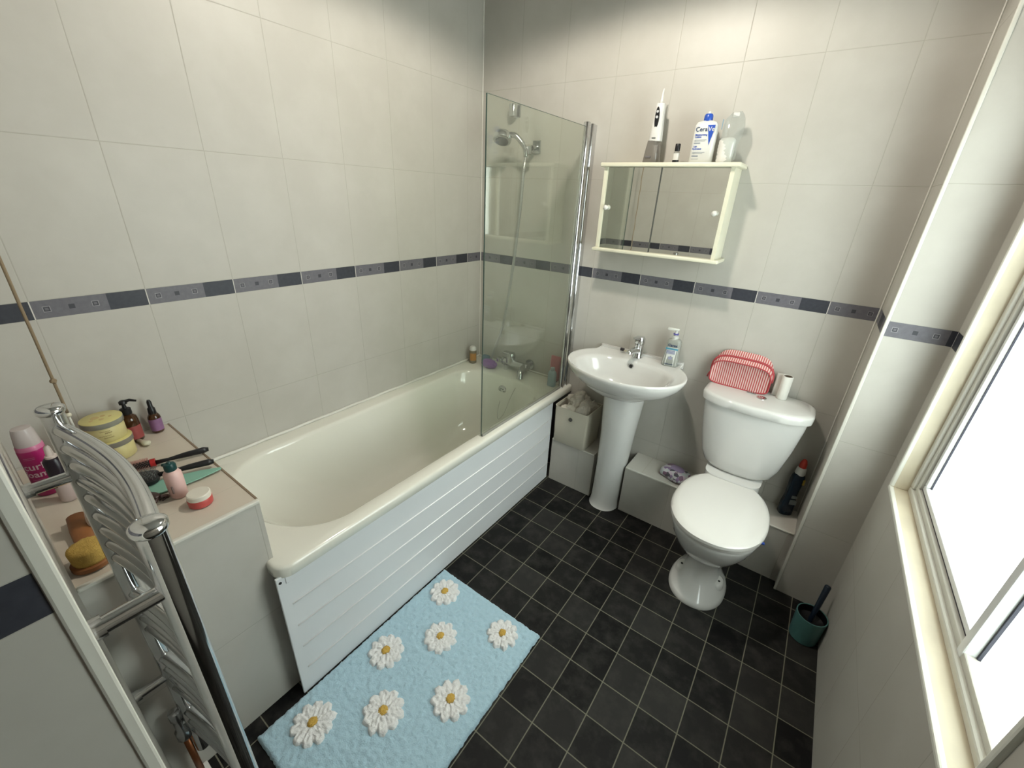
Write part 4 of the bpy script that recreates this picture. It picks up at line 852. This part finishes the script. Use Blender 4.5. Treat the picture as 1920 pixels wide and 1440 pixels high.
M['tubprint'] = mat('brown_print', (0.34, 0.26, 0.12), 0.6)
def body_tub(x, y, z, lab, rz, upper):
    t = thing('cosmetic_tub', lab, 'tub', (x, y, z), rz=rz, group='stacked yellow cosmetic tubs')
    b = nb(); lathe(b, [(0.043, 0), (0.0455, 0.003), (0.0455, 0.046), (0.044, 0.048)], 40); bo = obj('body', b, mat('yellow_label', (0.72, 0.63, 0.30), 0.4, var=0.08, vscale=25), t, autos=40)
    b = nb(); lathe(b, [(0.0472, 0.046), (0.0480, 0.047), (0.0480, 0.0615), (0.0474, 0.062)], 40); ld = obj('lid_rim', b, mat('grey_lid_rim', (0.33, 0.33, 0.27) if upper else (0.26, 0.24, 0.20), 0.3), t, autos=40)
    b = nb(); lathe(b, [(0.0476, 0.0618), (0.0476, 0.0632), (0.0465, 0.064)], 40); lt = obj('lid_top', b, M['yellow'], t, autos=40)
    if upper:
        b = nb(); text_bm(b, 'Shea Butter', 0.011, T(z=0.030), wrap=0.0456); text_bm(b, 'SUGAR SCRUB', 0.0058, T(z=0.020), wrap=0.0456); text_bm(b, 'honey & oats', 0.007, T(z=0.011), wrap=0.0456)
        bmesh.ops.delete(b, geom=list(b.verts), context='VERTS')
        for a0, zz, w_, h_ in ((-0.1, 0.036, 0.5, 0.0016), (0.05, 0.030, 0.35, 0.003), (-0.15, 0.022, 0.6, 0.0014), (0.0, 0.015, 0.5, 0.002), (-0.9, 0.035, 0.06, 0.003), (-0.9, 0.024, 0.07, 0.0035), (-0.9, 0.012, 0.06, 0.003)):
            loft(b, [[(r_ * math.sin(a), -r_ * math.cos(a), q + 0.0012 * math.sin(a * 70)) for a in [a0 + w_ * (k / 12 - .5) for k in range(13)]] for r_, q in ((0.0457, zz), (0.0457, zz + h_))], False, False, closed=False)
        obj('print', b, M['tubprint'], bo)
        b = nb()
        for k, (px_, py_, r_) in enumerate(((-0.012, 0.006, 0.010), (0.006, 0.010, 0.006), (0.02, -0.004, 0.004), (-0.022, -0.010, 0.005), (0.0, -0.014, 0.006))):
            lathe(b, [(r_, 0.0638), (r_, 0.0643)], 14, cx=px_, cy=py_)
        obj('lid_print', b, mat('peach_print', (0.66, 0.48, 0.22), 0.5), lt)
    return t
body_tub(0.110, -1.829, Z0, 'lower of two stacked yellow cosmetic tubs on the shelf', 1.0, False)
body_tub(0.104, -1.834, Z0 + 0.0642, 'upper yellow cosmetic tub with printed lid, stacked on another tub', 1.5, True)

t = thing('pump_bottle', 'amber pump bottle with black pump and red label by the tubs', 'bottle', (0.046, -1.768, Z0), rz=math.radians(60))
b = nb(); lathe(b, [(0.020, 0), (0.0225, 0.003), (0.0225, 0.072), (0.020, 0.084), (0.011, 0.092), (0.010, 0.096)], 28); bo = obj('body', b, M['amber'], t, autos=50)
b = nb(); lathe(b, [(0.0229, 0.010), (0.0229, 0.055)], 28, cap0=False, cap1=False); obj('label_wrap', b, mat('dusty_red_label', (0.36, 0.075, 0.07), 0.5, var=0.1, vscale=60), bo, smooth=True)
b = nb(); lathe(b, [(0.0135, 0.094), (0.0140, 0.098), (0.0135, 0.112), (0.006, 0.115), (0.004, 0.130)], 22); obj('collar', b, M['black'], t, autos=40)
b = nb(); lathe(b, [(0.010, 0.128), (0.010, 0.136), (0.007, 0.139)], 18); tube(b, [(0, 0, 0.134), (0.018, 0, 0.139), (0.034, 0, 0.134)], [0.006, 0.0045, 0.003], 10); obj('pump_head', b, M['black'], t, autos=50)

t = thing('dropper_bottle', 'small amber dropper bottle with purple label by the left wall', 'bottle', (0.036, -1.706, Z0))
b = nb(); lathe(b, [(0.015, 0), (0.017, 0.003), (0.017, 0.055), (0.013, 0.064), (0.009, 0.068)], 24); bo = obj('body', b, M['amber'], t, autos=50)
b = nb(); lathe(b, [(0.0174, 0.008), (0.0174, 0.050)], 24, cap0=False, cap1=False); obj('label_wrap', b, mat('dusty_purple_label', (0.30, 0.15, 0.30), 0.5, var=0.12, vscale=90), bo, smooth=True)
b = nb(); lathe(b, [(0.0105, 0.066), (0.011, 0.070), (0.0100, 0.086), (0.0065, 0.090), (0.0065, 0.108), (0.004, 0.115)], 20); obj('dropper', b, M['black'], t, autos=50)

b = nb(); tube(b, [(-0.035, -0.01, 0.006), (-0.01, -0.004, 0.006), (0.012, 0, 0.008), (0.022, 0.002, 0.008)], [0.006, 0.007, 0.012, 0.006], 14); bmesh.ops.scale(b, vec=(1, 1, 0.7), verts=b.verts)
o = obj('plastic_scoop', b, mat('cream_plastic', (0.70, 0.68, 0.52), 0.4), smooth=True); o.location = (0.098, -1.758, Z0 + 0.001); tag(o, 'small cream plastic scoop lying beside the yellow tubs', 'scoop')

t = thing('cream_tube', 'pale lilac squeeze tube with pink mark behind the yellow tubs', 'tube', (0.110, -1.905, Z0), rz=0.9)
b = nb(); loft(b, [sup(0, 0, z, a, bb, 2.3, 24) for z, a, bb in ((0.0, 0.014, 0.014), (0.03, 0.018, 0.015), (0.09, 0.021, 0.008), (0.118, 0.022, 0.002))]); bo = obj('body', b, mat('pale_lilac_plastic', (0.62, 0.56, 0.60), 0.35), t, autos=60)
b = nb(); box(b, (-0.014, -0.0085, 0.095), (-0.006, -0.004, 0.103)); obj('pink_mark', b, M['pink'], bo)

def hairbrush(lab, loc, rz, head, hlen, hw, m_head, m_bris, roundb=False):
    t = thing('hair_brush', lab, 'hair brush', loc, rz=rz, group='hair brushes on the shelf')
    b = nb(); tube(b, [(0, 0, 0.012), (0.03, 0, 0.012), (0.07, 0, 0.013), (0.115, 0, 0.013), (0.128, 0, 0.012)], [0.007, 0.005, 0.008, 0.0095, 0.006], 16); obj('handle', b, M['black'], t, smooth=True)
    return t
t = hairbrush('black round hair brush with red and pink bristles, nearest the tubs', (0.262, -1.778, Z0), math.radians(74), None, 0, 0, None, None)
b = nb(); tube(b, [(0, 0, 0.014), (-0.012, 0, 0.014)], [0.012, 0.012], 20); obj('collar', b, mat('red_plastic', (0.45, 0.02, 0.02), 0.35), t, autos=50)
b = nb(); tube(b, [(-0.012, 0, 0.014), (-0.10, 0, 0.014)], 0.011, 20); obj('barrel', b, M['black'], t, autos=50)
b = nb(); rnd = random.Random(3)
for k in range(26):
    x = -0.016 - 0.0032 * k
    for a in range(0, 12):
        an = 2 * PI * a / 12 + (k % 2) * 0.26; c_, s_ = math.cos(an), math.sin(an)
        if s_ < -0.55: continue
        p0 = Vector((x, c_ * 0.0105, 0.014 + s_ * 0.0105)); p1 = Vector((x, c_ * 0.0195, 0.014 + s_ * 0.0195)); 
        if p1.z < 0.001: continue
        tube(b, [p0, p1], 0.0005, 4, False)
obj('bristles', b, mat('pink_bristles', (0.62, 0.33, 0.28), 0.7), t, kind='stuff')
t = hairbrush('black paddle hair brush with pale dotted bristles in the middle of shelf', (0.345, -1.795, Z0 + 0.006), math.radians(70), None, 0, 0, None, None)
b = nb(); loft(b, [sup(-0.064, 0, z, a, bb, 3.6, 40) for z, a, bb in ((0.0, 0.062, 0.031), (0.003, 0.066, 0.035), (0.013, 0.066, 0.035), (0.016, 0.062, 0.031))]); hd = obj('paddle', b, M['black'], t, autos=50)
b = nb()
for i in range(12):
    for j in range(7):
        x = -0.118 + i * 0.0098 + (j % 2) * 0.005; y = -0.026 + j * 0.0087
        tube(b, [(x, y, 0.015), (x, y, 0.026)], 0.0006, 5, False); lathe(b, [(0.0011, 0.025), (0.0013, 0.0265), (0.0006, 0.0275)], 6, cx=x, cy=y)
obj('bristles', b, mat('pale_grey_bristles', (0.22, 0.23, 0.22), 0.5), hd, kind='stuff')
b = nb(); box(b, (-0.105, -0.0310, 0.0158), (-0.03, -0.0295, 0.0166)); obj('lettering', b, M['ink_grey'], hd)

t = None
b = nb(); loft(b, [[(x, w * s, z) for s, z in ((-1, 0.001), (1, 0.001), (1, 0.004), (-1, 0.004))] for x, w in ((-0.13, 0.034), (-0.06, 0.034), (0.0, 0.030), (0.05, 0.020), (0.10, 0.004))])
o = obj('flat_comb', b, mat('mint_green_plastic', (0.30, 0.58, 0.46), 0.45)); o.location = (0.398, -1.768, Z0); o.rotation_euler = (0, math.radians(-1.5), math.radians(75)); o['label'] = 'mint green tapering flat comb lying under the black hair brushes'; o['category'] = 'comb'
o.location.z += 0.003

t = thing('claw_clip', 'brown plastic hair claw clip near the front of shelf', 'hair clip', (0.452, -1.840, Z0), rz=math.radians(30))
M['brown'] = mat('dark_brown_plastic', (0.045, 0.022, 0.018), 0.35)
for s in (-1, 1):
    b = nb(); tube(b, spline([(-0.022, s * 0.004, 0.026), (-0.024, s * 0.020, 0.018), (-0.016, s * 0.026, 0.004), (0.012, s * 0.026, 0.004), (0.022, s * 0.020, 0.016), (0.020, s * 0.004, 0.026)], 6), 0.0034, 8)
    for k in range(4):
        x = -0.012 + k * 0.008; tube(b, [(x, s * 0.026, 0.005), (x, s * 0.012, 0.001 + 0.003)], 0.0022, 6)
    obj('jaw', b, M['brown'], t, smooth=True)
b = nb(); loft(b, [sup(0, 0, z, a, bb, 2.5, 24) for z, a, bb in ((0.022, 0.018, 0.010), (0.028, 0.020, 0.013), (0.033, 0.014, 0.009))]); obj('spring_grip', b, M['brown'], t, autos=50)

t = thing('lotion_pump', 'small pale pink bottle with dark green cap on the shelf', 'bottle', (0.458, -1.787, Z0), rz=0.5)
b = nb(); loft(b, [sup(0, 0, z, a, a * 0.9, 2.4, 32) for z, a in ((0, 0.0175), (0.003, 0.0195), (0.055, 0.0205), (0.073, 0.0195), (0.081, 0.014), (0.083, 0.010))]); bo = obj('body', b, mat('pale_pink_plastic', (0.86, 0.58, 0.54), 0.35), t, autos=50)
b = nb(); lathe(b, [(0.0125, 0.081), (0.0135, 0.083), (0.0135, 0.096), (0.011, 0.101), (0.005, 0.103), (0.004, 0.106)], 22); tube(b, [(0, 0, 0.096), (-0.017, -0.004, 0.097)], [0.006, 0.004], 10); obj('cap', b, mat('dark_green_plastic', (0.005, 0.055, 0.055), 0.35), t, autos=40)
b = nb(); box(b, (0.0050, -0.0205, 0.020), (0.0095, -0.0170, 0.042), 0.001); obj('label_mark', b, mat('brown_grey_print', (0.25, 0.18, 0.17), 0.5), bo)

t = thing('cream_jar', 'coral red cream jar with white lid at the front of shelf', 'jar', (0.536, -1.765, Z0))
b = nb(); lathe(b, [(0.025, 0), (0.027, 0.002), (0.0275, 0.020), (0.026, 0.022)], 36); obj('body', b, mat('coral_red_plastic', (0.60, 0.10, 0.09), 0.3), t, autos=40)
b = nb(); lathe(b, [(0.0262, 0.0205), (0.0268, 0.022), (0.0262, 0.033), (0.024, 0.035), (0.004, 0.0352)], 36); obj('lid', b, mat('cream_white_lid', (0.82, 0.78, 0.68), 0.3), t, autos=40)

# ------------------------------------------------------------------ things on the far rim of the bath
ZR = RIM + 0.002
t = thing('shampoo_bottle', 'clear bottle with white cap and orange label in the bath corner', 'bottle', (0.052, -0.125, ZR))
b = nb(); lathe(b, [(0.020, 0), (0.023, 0.003), (0.023, 0.075), (0.020, 0.082)], 26); bo = obj('body', b, mat('cloudy_brown_bottle', (0.34, 0.30, 0.22), 0.25, trans=0.2), t, autos=40)
b = nb(); loft(b, [[(0.0234 * math.cos(a), 0.0234 * math.sin(a), z) for a in [-1.7 + 1.9 * k / 10 for k in range(11)]] for z in (0.018, 0.066)], False, False, closed=False); obj('orange_label', b, mat('orange_label', (0.52, 0.26, 0.08), 0.5, var=0.25, vscale=90), bo)
b = nb(); lathe(b, [(0.0205, 0.082), (0.021, 0.084), (0.020, 0.100), (0.013, 0.108), (0.003, 0.109)], 26); obj('cap', b, M['white'], t, autos=40)
b = nb(); loft(b, [sup(0, 0, z, a, bb, 3, 24) for z, a, bb in ((0, 0.026, 0.018), (0.004, 0.029, 0.020), (0.045, 0.027, 0.019), (0.05, 0.022, 0.015))]); o = obj('soap_box', b, mat('blue_teal_plastic', (0.05, 0.15, 0.24), 0.4), autos=50); o.location = (0.118, -0.075, ZR); tag(o, 'small blue box behind the purple sponge in the bath corner', 'box')
b = nb(); bmesh.ops.create_icosphere(b, subdivisions=5, radius=1.0)
for v in b.verts:
    q = 1 + 0.10 * noise.noise(v.co * 3) + 0.07 * noise.noise(v.co * 9); v.co = Vector((v.co.x * 0.054 * q, v.co.y * 0.034 * q, max(0, (v.co.z + 0.9) * 0.028 * q)))
o = obj('bath_sponge', b, mat('purple_sponge', (0.28, 0.10, 0.42), 0.9, bump=1.0, bscale=300), smooth=True); o.location = (0.185, -0.125, ZR); tag(o, 'purple bath sponge on the far rim behind the glass', 'sponge')
t = thing('shower_gel_bottle', 'rose pink upright bottle behind glass at the right bath corner', 'bottle', (0.600, -0.035, ZR))
b = nb(); loft(b, [sup(0, 0, z, a, bb, 4, 28) for z, a, bb in ((0.012, 0.028, 0.016), (0.03, 0.031, 0.018), (0.135, 0.032, 0.016), (0.155, 0.032, 0.004))]); obj('body', b, mat('rose_pink_plastic', (0.52, 0.13, 0.15), 0.4), t, autos=60)
b = nb(); lathe(b, [(0.018, 0), (0.018, 0.014)], 22); obj('cap', b, mat('dark_grey_cap', (0.08, 0.07, 0.08), 0.4), t)
t = thing('conditioner_bottle', 'pale blue bottle behind glass in front of the pink one', 'bottle', (0.618, -0.100, ZR))
b = nb(); loft(b, [sup(0, 0, z, a, bb, 3, 28) for z, a, bb in ((0, 0.022, 0.016), (0.004, 0.024, 0.018), (0.075, 0.024, 0.018), (0.088, 0.018, 0.014), (0.092, 0.012, 0.010))]); bo = obj('body', b, mat('pale_blue_plastic', (0.34, 0.46, 0.52), 0.35), t, autos=60)
b = nb(); lathe(b, [(0.012, 0.091), (0.013, 0.093), (0.012, 0.110)], 20); obj('cap', b, mat('pale_blue_cap', (0.42, 0.53, 0.58), 0.35), t, autos=40)
